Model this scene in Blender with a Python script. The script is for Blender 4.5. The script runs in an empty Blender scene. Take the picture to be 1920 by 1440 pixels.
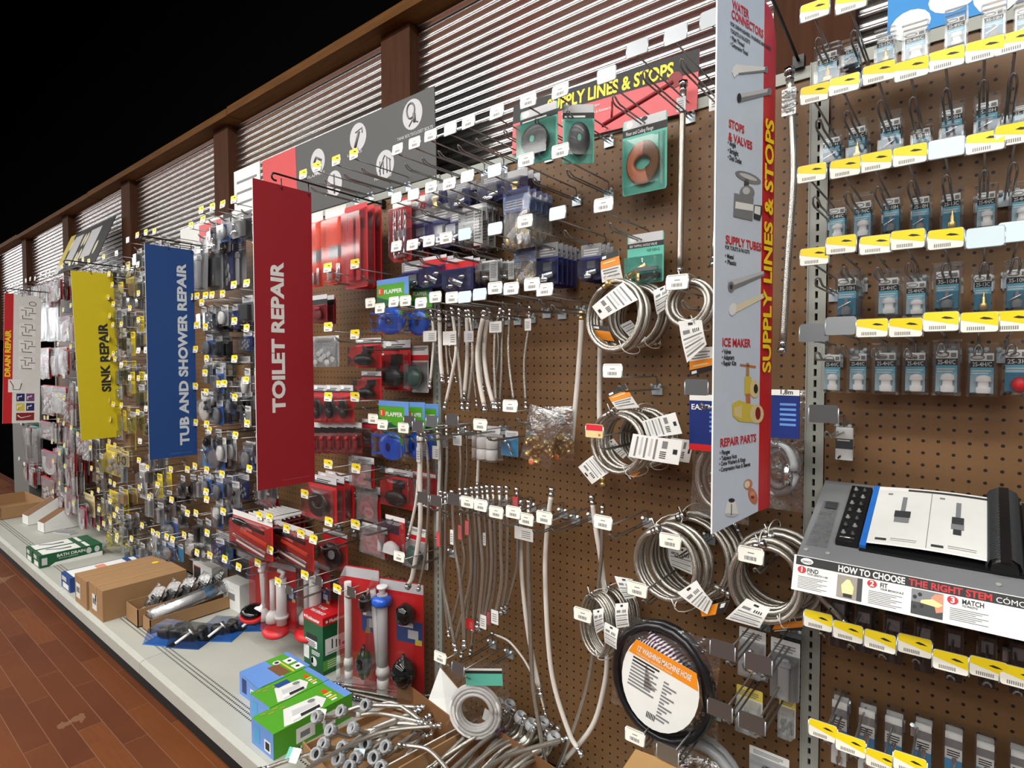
import bpy, math, random
from mathutils import Vector, Matrix

# ---------------------------------------------------------------- camera
FPX, YAW, PIT, ROLL, CAM = 1080.95, 0.680764, -0.0333687, -0.00145764, Vector((0, -1.47399, 1.43))
_f = Vector((-math.sin(YAW) * math.cos(PIT), math.cos(YAW) * math.cos(PIT), math.sin(PIT)))
_r0 = Vector((math.cos(YAW), math.sin(YAW), 0))
_u0 = _r0.cross(_f)
_r = _r0 * math.cos(ROLL) + _u0 * math.sin(ROLL)
_u = _u0 * math.cos(ROLL) - _r0 * math.sin(ROLL)
S = bpy.context.scene
COL = S.collection
cd = bpy.data.cameras.new('camera')
cd.sensor_width = 36
cd.lens = FPX * 36 / 1920
cd.clip_start = .02
cd.clip_end = 200
co = bpy.data.objects.new('camera', cd)
COL.objects.link(co)
co.matrix_world = Matrix(((_r.x, _u.x, -_f.x, CAM.x), (_r.y, _u.y, -_f.y, CAM.y), (_r.z, _u.z, -_f.z, CAM.z), (0, 0, 0, 1)))
S.camera = co

# ---------------------------------------------------------------- light and exposure
S.view_settings.view_transform = 'Standard'
S.view_settings.look = 'None'
S.view_settings.gamma = 1
S.view_settings.use_curve_mapping = False
S.view_settings.exposure = 0.62
S.cycles.transparent_max_bounces = 24
S.cycles.max_bounces = 8
S.cycles.sample_clamp_indirect = 4
w = bpy.data.worlds.new('shop_ambient')
S.world = w
w.use_nodes = True
w.node_tree.nodes['Background'].inputs[0].default_value = (.93, .97, 1, 1)
w.node_tree.nodes['Background'].inputs[1].default_value = .16
def strip(x, y, z, lx, ly, p, c=(1, .98, .94)):
    l = bpy.data.lights.new('ceiling_and_added_light', 'AREA')
    l.shape = 'RECTANGLE'
    l.size = lx
    l.size_y = ly
    l.energy = p
    l.color = c
    o = bpy.data.objects.new('ceiling_and_added_light', l)
    o.location = (x, y, z)
    COL.objects.link(o)
    return o
strip(.3, -1.75, 3.55, 2.4, .25, 42)
strip(-2.6, -1.75, 3.55, 2.4, .25, 42)
strip(-8.5, -3.4, 4.3, 23, .6, 330)
strip(-8, -5.4, 4.3, 24, .6, 360)
strip(-8, -7.6, 4.3, 24, .6, 360)
lw_ = strip(-27, -3.6, 3.0, 2.4, 6, 260, (.94, .97, 1))  # unseen cool source added beyond the far end to whiten the corrugated metal
lw_.rotation_euler = (0, -math.pi / 2, 0)

# ---------------------------------------------------------------- pixel helpers
def ray(px, py):
    return _r * ((px - 960) / FPX) + _u * ((720 - py) / FPX) + _f
def at(px, py, y=0.0):
    d = ray(px, py)
    return CAM + d * ((y - CAM.y) / d.y)
def atz(px, py, z=.155):
    d = ray(px, py)
    return CAM + d * ((z - CAM.z) / d.z)
def atx(px, py, x):
    d = ray(px, py)
    return CAM + d * ((x - CAM.x) / d.x)

# ---------------------------------------------------------------- materials
MATS = {}
def lin(c):
    return tuple(((v / 255) / 12.92 if v / 255 <= .04045 else ((v / 255 + .055) / 1.055) ** 2.4) for v in c) + (1,)
class NT:
    def __init__(s, name):
        s.m = bpy.data.materials.new(name)
        s.m.use_nodes = True
        s.t = s.m.node_tree
        s.b = s.t.nodes['Principled BSDF']
        s.out = s.t.nodes['Material Output']
    def n(s, typ, **kw):
        nd = s.t.nodes.new('ShaderNode' + typ)
        for k, v in kw.items():
            setattr(nd, k, v)
        return nd
    def l(s, a, b):
        s.t.links.new(a, b)
    def ma(s, op, a, b=None, c=None):
        nd = s.n('Math', operation=op)
        for i, v in enumerate((a, b, c)):
            if v is None:
                continue
            if isinstance(v, (int, float)):
                nd.inputs[i].default_value = v
            else:
                s.l(v, nd.inputs[i])
        return nd.outputs[0]
    def mix(s, f, a, b):
        nd = s.n('Mix', data_type='RGBA')
        for i, v in ((0, f), (6, a), (7, b)):
            if hasattr(v, 'node'):
                s.l(v, nd.inputs[i])
            else:
                nd.inputs[i].default_value = v
        return nd.outputs[2]
    def noise(s, scale, detail=3, vec=None, sc=None):
        nd = s.n('TexNoise')
        nd.inputs['Scale'].default_value = scale
        nd.inputs['Detail'].default_value = detail
        if vec is None:
            vec = s.n('TexCoord').outputs['Object']
        if sc:
            mp = s.n('Mapping')
            mp.inputs['Scale'].default_value = sc
            s.l(vec, mp.inputs[0])
            vec = mp.outputs[0]
        s.l(vec, nd.inputs['Vector'])
        return nd.outputs['Fac']
    def xyz(s):
        nd = s.n('SeparateXYZ')
        s.l(s.n('TexCoord').outputs['Object'], nd.inputs[0])
        return nd.outputs
    def bump(s, h, d, st=1):
        nd = s.n('Bump')
        nd.inputs['Strength'].default_value = st
        nd.inputs['Distance'].default_value = d
        s.l(h, nd.inputs['Height'])
        return nd.outputs[0]
    def fin(s, key, rough=.5, metal=0, spec=.5):
        s.b.inputs['Roughness'].default_value = rough
        s.b.inputs['Metallic'].default_value = metal
        s.b.inputs['Specular IOR Level'].default_value = spec
        MATS[key] = s.m
def mk(key, c, rough=.5, metal=0, var=.12, scale=25, coat=0, emit=0):
    t = NT(key)
    f = t.noise(scale)
    a = lin(c)
    lo = tuple(max(0, v * (1 - var)) for v in a[:3]) + (1,)
    hi = tuple(min(1, v * (1 + var)) for v in a[:3]) + (1,)
    t.l(t.mix(f, lo, hi), t.b.inputs['Base Color'])
    if coat:
        t.b.inputs['Coat Weight'].default_value = coat
        t.b.inputs['Coat Roughness'].default_value = .08
    t.fin(key, rough, metal)
def clear(key, tint, k0, k1, rough, crinkle=0, scale=30):
    t = NT(key)
    tr = t.n('BsdfTransparent')
    tr.inputs[0].default_value = tint
    gl = t.n('BsdfGlossy')
    gl.inputs['Roughness'].default_value = rough
    gl.inputs['Color'].default_value = (1, 1, 1, 1)
    lw = t.n('LayerWeight')
    lw.inputs['Blend'].default_value = .35
    if crinkle:
        bp = t.bump(t.noise(scale, 4), crinkle)
        t.l(bp, gl.inputs['Normal'])
        t.l(bp, lw.inputs['Normal'])
    df = t.n('BsdfDiffuse')
    df.inputs[0].default_value = (.8, .82, .84, 1)
    mg = t.n('MixShader')
    mg.inputs[0].default_value = .05
    t.l(gl.outputs[0], mg.inputs[1]); t.l(df.outputs[0], mg.inputs[2])
    f = t.ma('MULTIPLY_ADD', lw.outputs['Fresnel'], k1, k0)
    mx = t.n('MixShader')
    t.l(f, mx.inputs[0])
    t.l(tr.outputs[0], mx.inputs[1])
    t.l(mg.outputs[0], mx.inputs[2])
    t.l(mx.outputs[0], t.out.inputs[0])
    MATS[key] = t.m
clear('clear', (.97, .975, .98, 1), .02, .6, .075)
clear('rim', (.95, .96, .97, 1), .1, .7, .1)
clear('bag', (.93, .94, .95, 1), .13, .75, .14, .014, 22)
clear('milky', (.9, .9, .9, 1), .14, .8, .2, .014, 26)
clear('tubeclear', (.82, .84, .88, 1), .12, .9, .06)
PAL = dict(
    white=((226, 226, 222), .5), paper=((214, 214, 210), .6), ivory=((222, 212, 180), .5), black=((14, 14, 15), .35), ink=((30, 30, 32), .6),
    greyink=((120, 120, 122), .6), red=((190, 22, 30), .45), darkred=((128, 16, 24), .5), signred=((150, 20, 34), .55), signblue=((22, 66, 128), .55),
    signyellow=((196, 178, 14), .55), yellow=((236, 210, 20), .45), tagwhite=((236, 234, 222), .4), tagblank=((196, 214, 220), .35), tagred=((208, 34, 56), .45),
    navy=((22, 28, 92), .45), blue=((34, 104, 190), .4), lightblue=((70, 150, 196), .45), skyblue=((96, 140, 206), .4), teal=((92, 180, 160), .5), green=((74, 152, 32), .45), darkgreen=((12, 84, 48), .45),
    orange=((228, 136, 22), .5), brightorange=((226, 64, 20), .45), pink=((200, 70, 110), .5), kraft=((152, 116, 78), .75), kraftdark=((112, 74, 38), .8), signwhite=((196, 208, 222), .5),
    greysign=((72, 72, 72), .6), circle=((190, 190, 192), .6), rubber=((11, 11, 12), .38), plasticwhite=((232, 230, 228), .32), plasticgrey=((150, 152, 154), .4), plasticblue=((30, 90, 200), .25),
    hosewhite=((206, 200, 192), .4), hoseblack=((22, 22, 26), .3), purple=((60, 34, 62), .5), olive=((150, 140, 50), .5), traygrey=((112, 114, 116), .45), cream=((216, 196, 140), .5),
    tapered=((150, 142, 132), .5), tan=((168, 130, 80), .55), fleshtone=((214, 140, 110), .6), darkgrey=((52, 54, 56), .5), steelprint=((120, 122, 126), .5), copper=((190, 110, 70), .35), mauve=((110, 60, 110), .5),
    redheader=((196, 60, 62), .55), supplywhite=((200, 206, 214), .5), dullyellow=((206, 186, 70), .5), greenblob=((60, 92, 88), .25), coral=((206, 92, 96), .55), sky=((20, 130, 200), .55), deepblue=((18, 40, 110), .4), stemblue=((108, 186, 212), .45), stempale=((160, 188, 198), .45), stemdeep=((52, 122, 150), .45))
for k, v in PAL.items():
    mk(k, v[0], v[1], 0, .06)
for k in ('rubber', 'plasticblue', 'plasticwhite', 'hoseblack'):
    MATS[k].node_tree.nodes['Principled BSDF'].inputs['Coat Weight'].default_value = .15
mk('zinc', (196, 208, 214), .25, .55)
mk('wire', (158, 158, 156), .34, .9)
mk('blackwire', (16, 16, 16), .4)
mk('plate', (122, 124, 126), .36, .85, .04)
mk('chrome', (210, 212, 214), .12, 1, .05)
mk('glossblack', (10, 10, 11), .07)
mk('brass', (220, 192, 130), .28, .85)
mk('rail', (150, 152, 144), .5, 0, .05)
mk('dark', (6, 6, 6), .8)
mk('ceilblack', (5, 5, 5), 1)
MATS['ceilblack'].node_tree.nodes['Principled BSDF'].inputs['Specular IOR Level'].default_value = 0
mk('cabinet', (104, 104, 100), .6)

def peg(key, x0, z0):
    t = NT(key)
    X, Y, Zc = t.xyz()
    def per(v, o):
        return t.ma('SUBTRACT', t.ma('FLOORED_MODULO', t.ma('ADD', v, -o + .0127 + 2.54), .0254), .0127)
    dx, dz = per(X, x0), per(Zc, z0)
    d = t.ma('SQRT', t.ma('ADD', t.ma('MULTIPLY', dx, dx), t.ma('MULTIPLY', dz, dz)))
    h = t.ma('LESS_THAN', d, .0033)
    f = t.noise(3, 5)
    g = t.noise(140, 3)
    base = t.mix(f, lin((98, 71, 44)), lin((128, 95, 60)))
    base = t.mix(t.ma('MULTIPLY', g, .3), base, lin((76, 50, 30)))
    t.l(t.mix(h, base, (.008, .005, .003, 1)), t.b.inputs['Base Color'])
    t.fin(key, .5, 0, .4)
def build_surfaces():
    t = NT('floorboards')
    X, Y, Zc = t.xyz()
    mp = t.n('CombineXYZ')
    t.l(X, mp.inputs[0]); t.l(Y, mp.inputs[1])
    b = t.n('TexBrick')
    t.l(mp.outputs[0], b.inputs['Vector'])
    b.offset = .37
    b.inputs['Scale'].default_value = 1
    b.inputs['Brick Width'].default_value = .62
    b.inputs['Row Height'].default_value = .083
    b.inputs['Mortar Size'].default_value = .0022
    b.inputs['Mortar Smooth'].default_value = .4
    b.inputs['Bias'].default_value = -.1
    b.inputs['Color1'].default_value = lin((70, 32, 15))
    b.inputs['Color2'].default_value = lin((112, 62, 27))
    b.inputs['Mortar'].default_value = lin((122, 86, 62))
    gr = t.noise(9, 6, None, (1, 9, 1))
    big = t.noise(2.2, 3)
    c = t.mix(t.ma('MULTIPLY', gr, .75), b.outputs['Color'], lin((74, 30, 16)))
    st = t.ma('GREATER_THAN', t.noise(1.7, 6), .66)
    c = t.mix(t.ma('MULTIPLY', st, .35), c, lin((150, 120, 92)))
    c = t.mix(t.ma('MULTIPLY', big, .35), c, lin((136, 78, 34)))
    t.l(c, t.b.inputs['Base Color'])
    t.l(t.ma('MULTIPLY_ADD', gr, .3, .42), t.b.inputs['Roughness'])
    t.l(t.bump(b.outputs['Fac'], -.002, .5), t.b.inputs['Normal'])
    t.b.inputs['Specular IOR Level'].default_value = .22
    MATS['floorboards'] = t.m
    t = NT('corrugated')
    f = t.noise(7, 5, None, (.6, 1, 4))
    t.l(t.mix(f, lin((196, 196, 194)), lin((222, 222, 221))), t.b.inputs['Base Color'])
    t.l(t.ma('MULTIPLY_ADD', t.noise(6, 2, None, (.5, 1, 3)), .12, .2), t.b.inputs['Roughness'])
    t.b.inputs['Metallic'].default_value = 1
    MATS['corrugated'] = t.m
    for key, a, c, sc in (('beamwood', (66, 41, 18), (112, 74, 34), (1, 14, 14)), ('postwood', (50, 29, 18), (82, 51, 33), (14, 14, 1))):
        t = NT(key)
        f = t.noise(5, 6, None, sc)
        t.l(t.mix(f, lin(a), lin(c)), t.b.inputs['Base Color'])
        t.fin(key, .75, 0, .1)
    t = NT('deck')
    X, Y, Zc = t.xyz()
    px = t.ma('LESS_THAN', t.ma('FLOORED_MODULO', t.ma('ADD', X, 20), .0127), .0075)
    rows = None
    for y0 in (-.49, -.474, -.458, -.03):
        q = t.ma('LESS_THAN', t.ma('ABSOLUTE', t.ma('ADD', Y, -y0)), .0035)
        rows = q if rows is None else t.ma('MAXIMUM', rows, q)
    h = t.ma('MULTIPLY', px, rows)
    c = t.mix(t.noise(4, 4), lin((166, 166, 157)), lin((186, 186, 177)))
    c = t.mix(t.ma('MULTIPLY', t.noise(300, 2), .25), c, lin((120, 120, 112)))
    t.l(t.mix(h, c, (.02, .02, .02, 1)), t.b.inputs['Base Color'])
    t.fin('deck', .5)
    t = NT('braid')
    uv = t.n('SeparateXYZ')
    t.l(t.n('TexCoord').outputs['UV'], uv.inputs[0])
    u, v = uv.outputs[0], uv.outputs[1]
    a = t.ma('SINE', t.ma('ADD', t.ma('MULTIPLY', u, 1400), t.ma('MULTIPLY', v, 50.265)))
    b2 = t.ma('SINE', t.ma('SUBTRACT', t.ma('MULTIPLY', u, 1400), t.ma('MULTIPLY', v, 50.265)))
    h = t.ma('MULTIPLY_ADD', t.ma('MULTIPLY', a, b2), .5, .5)
    t.l(t.mix(h, lin((112, 108, 101)), lin((228, 223, 213))), t.b.inputs['Base Color'])
    t.l(t.bump(h, .0006, .6), t.b.inputs['Normal'])
    t.fin('braid', .26, .9)
    t = NT('cable')
    uv = t.n('SeparateXYZ')
    t.l(t.n('TexCoord').outputs['UV'], uv.inputs[0])
    u, v = uv.outputs[0], uv.outputs[1]
    a = t.ma('SINE', t.ma('ADD', t.ma('MULTIPLY', u, 700), t.ma('MULTIPLY', v, 18.85)))
    h = t.ma('GREATER_THAN', a, .2)
    t.l(t.mix(h, lin((58, 34, 60)), lin((196, 186, 186))), t.b.inputs['Base Color'])
    t.fin('cable', .4)
build_surfaces()
peg('pegboard_right', -.1893, 1.43 - .0839)
peg('pegboard_left', -.595, 1.43 + .5804)

# ---------------------------------------------------------------- mesh builder
_tx = {}
def textgeo(s, bold):
    k = (s, bold)
    if k not in _tx:
        c = bpy.data.curves.new('lettering', 'FONT')
        c.body = s
        c.size = 1
        c.offset = bold
        c.resolution_u = 3
        o = bpy.data.objects.new('lettering', c)
        COL.objects.link(o)
        bpy.context.view_layer.update()
        m = bpy.data.meshes.new_from_object(o.evaluated_get(bpy.context.evaluated_depsgraph_get()))
        vs = [v.co.copy() for v in m.vertices]
        fs = [tuple(p.vertices) for p in m.polygons]
        bpy.data.objects.remove(o)
        bpy.data.curves.remove(c)
        bpy.data.meshes.remove(m)
        x0 = min((v.x for v in vs), default=0)
        x1 = max((v.x for v in vs), default=1)
        _tx[k] = (vs, fs, x0, x1)
    return _tx[k]
V = Vector
def smooth_pts(p, n=6):
    p = [V(q) for q in p]
    if len(p) < 3:
        return p
    out = []
    for i in range(len(p) - 1):
        a, b, c, d = p[max(i - 1, 0)], p[i], p[i + 1], p[min(i + 2, len(p) - 1)]
        for k in range(n):
            t = k / n
            out.append(.5 * ((2 * b) + (c - a) * t + (2 * a - 5 * b + 4 * c - d) * t * t + (3 * b - a - 3 * c + d) * t ** 3))
    out.append(p[-1])
    return out
class MB:
    def __init__(s):
        s.v, s.f, s.m, s.sm, s.uv, s.keys = [], [], [], [], {}, []
    def k(s, key):
        if key not in s.keys:
            s.keys.append(key)
        return s.keys.index(key)
    def face(s, idx, key, smooth=False, uv=None):
        if uv:
            s.uv[len(s.f)] = uv
        s.f.append(tuple(idx)); s.m.append(s.k(key)); s.sm.append(smooth)
    def poly(s, pts, key):
        n = len(s.v)
        s.v += [V(p) for p in pts]
        s.face(range(n, n + len(pts)), key)
        return s
    def box(s, x0, y0, z0, x1, y1, z1, key, mat=None, keys=None):
        n = len(s.v)
        P = [V((x, y, z)) for z in (z0, z1) for y in (y0, y1) for x in (x0, x1)]
        s.v += [mat @ p for p in P] if mat else P
        for i, q in enumerate(((0, 2, 3, 1), (4, 5, 7, 6), (0, 1, 5, 4), (2, 6, 7, 3), (0, 4, 6, 2), (1, 3, 7, 5))):
            s.face([n + a for a in q], keys[i] if keys else key)
        return s
    def rbox(s, x0, z0, x1, z1, y0, y1, r, key, n=4):
        """rounded-corner plate in XZ, front y0, back y1"""
        pts = []
        for cx, cz, a0 in ((x1 - r, z1 - r, 0), (x0 + r, z1 - r, 90), (x0 + r, z0 + r, 180), (x1 - r, z0 + r, 270)):
            for i in range(n + 1):
                a = math.radians(a0 + 90 * i / n)
                pts.append((cx + r * math.cos(a), cz + r * math.sin(a)))
        return s.prism(pts, y0, y1, key)
    def prism(s, pts, y0, y1, key):
        n, N = len(s.v), len(pts)
        s.v += [V((x, y0, z)) for x, z in pts] + [V((x, y1, z)) for x, z in pts]
        s.face(range(n, n + N), key)
        s.face(range(n + 2 * N - 1, n + N - 1, -1), key)
        for i in range(N):
            j = (i + 1) % N
            s.face((n + i, n + N + i, n + N + j, n + j), key)
        return s
    def rect(s, x0, z0, x1, z1, y, key):
        return s.poly(((x0, y, z0), (x1, y, z0), (x1, y, z1), (x0, y, z1)), key)
    def disc(s, x, z, rx, rz, y, key, n=20):
        return s.poly([(x + rx * math.cos(6.2832 * i / n), y, z + rz * math.sin(6.2832 * i / n)) for i in range(n)], key)
    def tube(s, pts, r, key, n=8, closed=False, caps=True, rs=None):
        pts = [V(p) for p in pts]
        N = len(pts)
        base = len(s.v)
        up = None
        L = [0]
        for i in range(1, N):
            L.append(L[-1] + (pts[i] - pts[i - 1]).length)
        for i, p in enumerate(pts):
            if closed:
                t = pts[(i + 1) % N] - pts[i - 1]
            else:
                t = pts[min(i + 1, N - 1)] - pts[max(i - 1, 0)]
            t = t.normalized() if t.length > 1e-9 else V((0, 0, 1))
            if up is None:
                up = V((0, 0, 1)) if abs(t.z) < .9 else V((1, 0, 0))
            up = up - t * up.dot(t)
            up = up.normalized() if up.length > 1e-6 else t.orthogonal().normalized()
            b = t.cross(up)
            rr = rs[i] if rs else r
            for j in range(n):
                a = 6.283185 * j / n
                s.v.append(p + (up * math.cos(a) + b * math.sin(a)) * rr)
        for i in range(N if closed else N - 1):
            i2 = (i + 1) % N
            for j in range(n):
                j2 = (j + 1) % n
                u0, u1 = L[i], L[i2] if i2 else L[i] + .01
                s.face((base + i * n + j, base + i * n + j2, base + i2 * n + j2, base + i2 * n + j), key, True,
                       ((u0, j / n), (u0, (j + 1) / n), (u1, (j + 1) / n), (u1, j / n)))
        if caps and not closed:
            s.face([base + j for j in reversed(range(n))], key)
            s.face([base + (N - 1) * n + j for j in range(n)], key)
        return s
    def cyl(s, a, b, r, key, n=10, r2=None):
        return s.tube([a, b], r, key, n, rs=[r, r if r2 is None else r2])
    def lathe(s, prof, o, key, ax=(0, 0, 1), n=14, sc=(1, 1, 1)):
        """prof: (radius, height) list along axis ax from o"""
        ax = V(ax).normalized()
        e1 = ax.orthogonal().normalized()
        e2 = ax.cross(e1)
        base = len(s.v)
        for r, h in prof:
            for j in range(n):
                a = 6.283185 * j / n
                q = e1 * (math.cos(a) * r) + e2 * (math.sin(a) * r) + ax * h
                s.v.append(V(o) + V((q.x * sc[0], q.y * sc[1], q.z * sc[2])))
        for i in range(len(prof) - 1):
            for j in range(n):
                j2 = (j + 1) % n
                s.face((base + i * n + j, base + i * n + j2, base + (i + 1) * n + j2, base + (i + 1) * n + j), key, True)
        s.face([base + j for j in reversed(range(n))], key)
        s.face([base + (len(prof) - 1) * n + j for j in range(n)], key)
        return s
    def ball(s, o, rx, ry, rz, key, n=12):
        prof = [(max(.001, math.sin(math.pi * i / 8)), -math.cos(math.pi * i / 8)) for i in range(9)]
        return s.lathe(prof, o, key, (0, 0, 1), n, (rx, ry, rz))
    def ring(s, o, ro, ri, key, d=.5, n=20, sc=(1, 1)):
        """flat ring facing -Y, thick d"""
        c, r = (ro + ri) / 2, (ro - ri) / 2
        return s.tube([(o[0] + c * sc[0] * math.cos(6.2832 * i / n), o[1], o[2] + c * sc[1] * math.sin(6.2832 * i / n)) for i in range(n)], r * d, key, 6, True)
    def text(s, t, o, right, up, size, key, sx=1, bold=.0, align='l', fit=None):
        vs, fs, x0, x1 = textgeo(t, bold)
        if not vs:
            return s
        right, up, o = V(right), V(up), V(o)
        if fit:
            sx = fit / ((x1 - x0) * size)
        off = {'l': x0, 'c': (x0 + x1) / 2, 'r': x1}[align]
        n = len(s.v)
        s.v += [o + right * ((v.x - off) * size * sx) + up * (v.y * size) for v in vs]
        for f in fs:
            s.face([n + i for i in f], key)
        return s
    def mesh(s, name):
        m = bpy.data.meshes.new(name)
        m.from_pydata([tuple(v) for v in s.v], [], s.f)
        for k in s.keys:
            m.materials.append(MATS[k])
        m.polygons.foreach_set('material_index', s.m)
        m.polygons.foreach_set('use_smooth', s.sm)
        if s.uv:
            l = m.uv_layers.new(name='UVMap')
            for fi, u in s.uv.items():
                ls = m.polygons[fi].loop_start
                for k, c in enumerate(u):
                    l.data[ls + k].uv = c
        m.update()
        return m
    def obj(s, name, parent=None, loc=(0, 0, 0)):
        return link(name, s.mesh(name), parent, loc)
def link(name, data, parent=None, loc=(0, 0, 0)):
    o = bpy.data.objects.new(name, data)
    COL.objects.link(o)
    o.location = loc
    if parent:
        o.parent = parent
    return o
USED = {}
def tag(o, label, cat, group=None):
    o['label'] = label
    o['category'] = cat
    if group:
        o['group'] = group
    USED.setdefault(label, []).append(o.name)
    return o
def thing(name, label, cat, loc, group=None, rz=0, rx=0, ry=0):
    o = link(name, None, None, loc)
    o.rotation_euler = (rx, ry, rz)
    o.empty_display_size = .02
    return tag(o, label, cat, group)
def struct(o):
    o['kind'] = 'structure'
    return o
ORD = 'zeroth first second third fourth fifth sixth seventh eighth ninth tenth eleventh twelfth thirteenth fourteenth fifteenth sixteenth seventeenth eighteenth nineteenth twentieth twenty-first twenty-second twenty-third twenty-fourth twenty-fifth'.split()

# ---------------------------------------------------------------- setting
m = MB(); m.poly(((-30, -8, 0), (8, -8, 0), (8, 4, 0), (-30, 4, 0)), 'floorboards'); struct(m.obj('floor'))
m = MB(); m.poly(((-45, -9, 4.6), (-45, 6, 4.6), (9, 6, 4.6), (9, -9, 4.6)), 'ceilblack')
m.box(-16, -.62, 4.42, -6, -.58, 4.6, 'ceilblack')
struct(m.obj('ceiling'))
m = MB(); m.poly(((-30, -9, 0), (-30, 6, 0), (-30, 6, 4.6), (-30, -9, 4.6)), 'ceilblack'); struct(m.obj('wall_left'))
# corrugated sheet wall above the displays, ridges running along the wall
PITCH, AMP, YW = .034, .0066, .145
def corrugated(x0, x1, z0, z1):
    m = MB()
    n = int((z1 - z0) / PITCH * 10)
    for i in range(n + 1):
        z = z0 + (z1 - z0) * i / n
        y = YW - AMP * math.cos(6.28318 * (z - z0) / PITCH)
        m.v += [V((x0, y, z)), V((x1, y, z))]
    for i in range(n):
        a = 2 * i
        m.face((a, a + 1, a + 3, a + 2), 'corrugated', True)
    return m
struct(corrugated(-14, 1.5, 1.75, 2.85).obj('wall_back'))
m = MB(); m.box(-14, .17, 0, 1.5, .25, 4.6, 'ceilblack'); struct(m.obj('wall_rear'))
posts = [-.33 - 1.555 * i for i in range(8)]
for i, x in enumerate(posts):
    wd = .09
    m = MB(); m.box(x - wd, .095, 1.75, x + wd, .17, 2.8, 'postwood')
    struct(m.obj('trim_%d' % (i + 2)))
m = MB()
for i in range(6):
    x0, x1 = -13 + i * 2.44, -13 + (i + 1) * 2.44 - .004
    dz = .006 * math.sin(i * 2.1)
    m.box(x0, .04, 2.802 + dz * .5, x1, .17, 2.842 + dz, 'beamwood')
struct(m.obj('trim_1'))

# shelving: pegboard panels, slotted uprights, base decks
UP = [-.292 - 1.248 * i for i in range(6)]
SEC = ['supply line', 'toilet repair', 'tub and shower', 'sink repair', 'drain repair']
def pegpanel(x0, x1, key, label):
    m = MB(); m.box(x0 + .02, 0, .16, x1 - .02, .006, 2.085, key)
    m.box(x0 + .02, -.006, 2.085, x1 - .02, .012, 2.112, 'rail')
    tag(m.obj('pegboard_panel'), label, 'pegboard', 'pegboard panels of the long display')
pegpanel(UP[0], .956, 'pegboard_right', 'brown pegboard panel behind the faucet stem packs and stem guide tray')
for i in range(5):
    pegpanel(UP[i + 1], UP[i], 'pegboard_left', 'brown pegboard panel behind the %s goods' % SEC[i])
for i, x in enumerate(UP):
    m = MB()
    for s in (-1, 1):
        m.box(x + s * .0105 - .0075, -.008, .1, x + s * .0105 + .0075, .004, 2.115, 'rail')
        m.box(x + s * .0185 - .0012, -.0105, .1, x + s * .0185 + .0012, -.006, 2.115, 'rail')
    m.box(x - .004, .004, .1, x + .004, .006, 2.1, 'dark')
    z = .2
    while z < 2.1:
        m.box(x - .004, -.0078, z, x + .004, -.002, z + .0095, 'rail'); z += .0254
    nm = ['beside the faucet stem packs', 'between the supply hoses and toilet parts', 'behind the toilet sign', 'behind the blue sign', 'behind the yellow sign', 'behind the drain sign'][i]
    tag(m.obj('slotted_upright'), 'grey steel slotted upright ' + nm, 'shelf upright', 'slotted uprights of the display')
for i in range(6):
    x0, x1 = (UP[i] if i < 6 else 0), (.956 if i == 0 else UP[i - 1])
    r = thing('base_shelf', 'grey steel base shelf below the %s goods' % (['faucet stem'] + SEC)[i], 'shelf', ((x0 + x1) / 2, 0, 0), 'base shelves along the floor')
    h = (x1 - x0) / 2 - .0012
    m = MB()
    m.box(-h, -.565, .14, h, -.004, .155, 'deck'); m.obj('shelf_deck', r)
    m = MB()
    m.poly(((-h, -.565, .155), (-h, -.585, .147), (h, -.585, .147), (h, -.565, .155)), 'deck')
    m.box(-h, -.587, .098, h, -.5655, .147, 'deck'); m.obj('front_lip', r)
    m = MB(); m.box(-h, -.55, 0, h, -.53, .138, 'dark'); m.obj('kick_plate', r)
# far end of the aisle
r = thing('end_cabinet', 'plain grey cabinet end standing beyond the drain repair goods', 'cabinet', (-6.96, -.1, .155))
MB().box(-.6, -.04, 0, .0, .08, 1.05, 'cabinet').obj('cabinet_body', r)
m = MB()
for i in range(2):
    m.box(-.2 + i * .02, -.045, .3 + i * .4, -.12, -.0395, .32 + i * .4, 'dark')
m.obj('cabinet_latch', r)
r = thing('open_carton', 'flat brown open carton on the deck beside the grey cabinet', 'carton', (-6.5, -.32, .156), rz=.05)
m = MB()
m.box(-.4, -.16, 0, .25, -.155, .1, 'kraft'); m.box(-.4, .155, 0, .25, .16, .1, 'kraft'); m.box(-.4, -.16, 0, -.395, .16, .1, 'kraft'); m.box(.245, -.16, 0, .25, .16, .1, 'kraft'); m.box(-.4, -.16, 0, .25, .16, .004, 'kraft')
m.obj('carton_body', r)
m = MB(); m.poly(((-.4, -.16, .1), (.25, -.16, .1), (.25, -.24, .13), (-.4, -.24, .13)), 'kraft'); m.obj('flap', r)
m = MB(); m.lathe([(.012, 0), (.02, .006), (.02, .012), (.008, .03)], (0, 0, 0), 'white')
q = at(155, 180, -1.0); k = (4.6 - CAM.z) / (q.z - CAM.z); p = CAM + (q - CAM) * k
m = MB(); m.lathe([(.03, 0), (.03, -.01), (.012, -.02), (.012, -.05), (.03, -.052), (.03, -.056)], (0, 0, 0), 'chrome')
tag(m.obj('ceiling_sprinkler', None, (p.x, p.y, 4.6)), 'small bright sprinkler head alone on the black ceiling', 'sprinkler')

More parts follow.
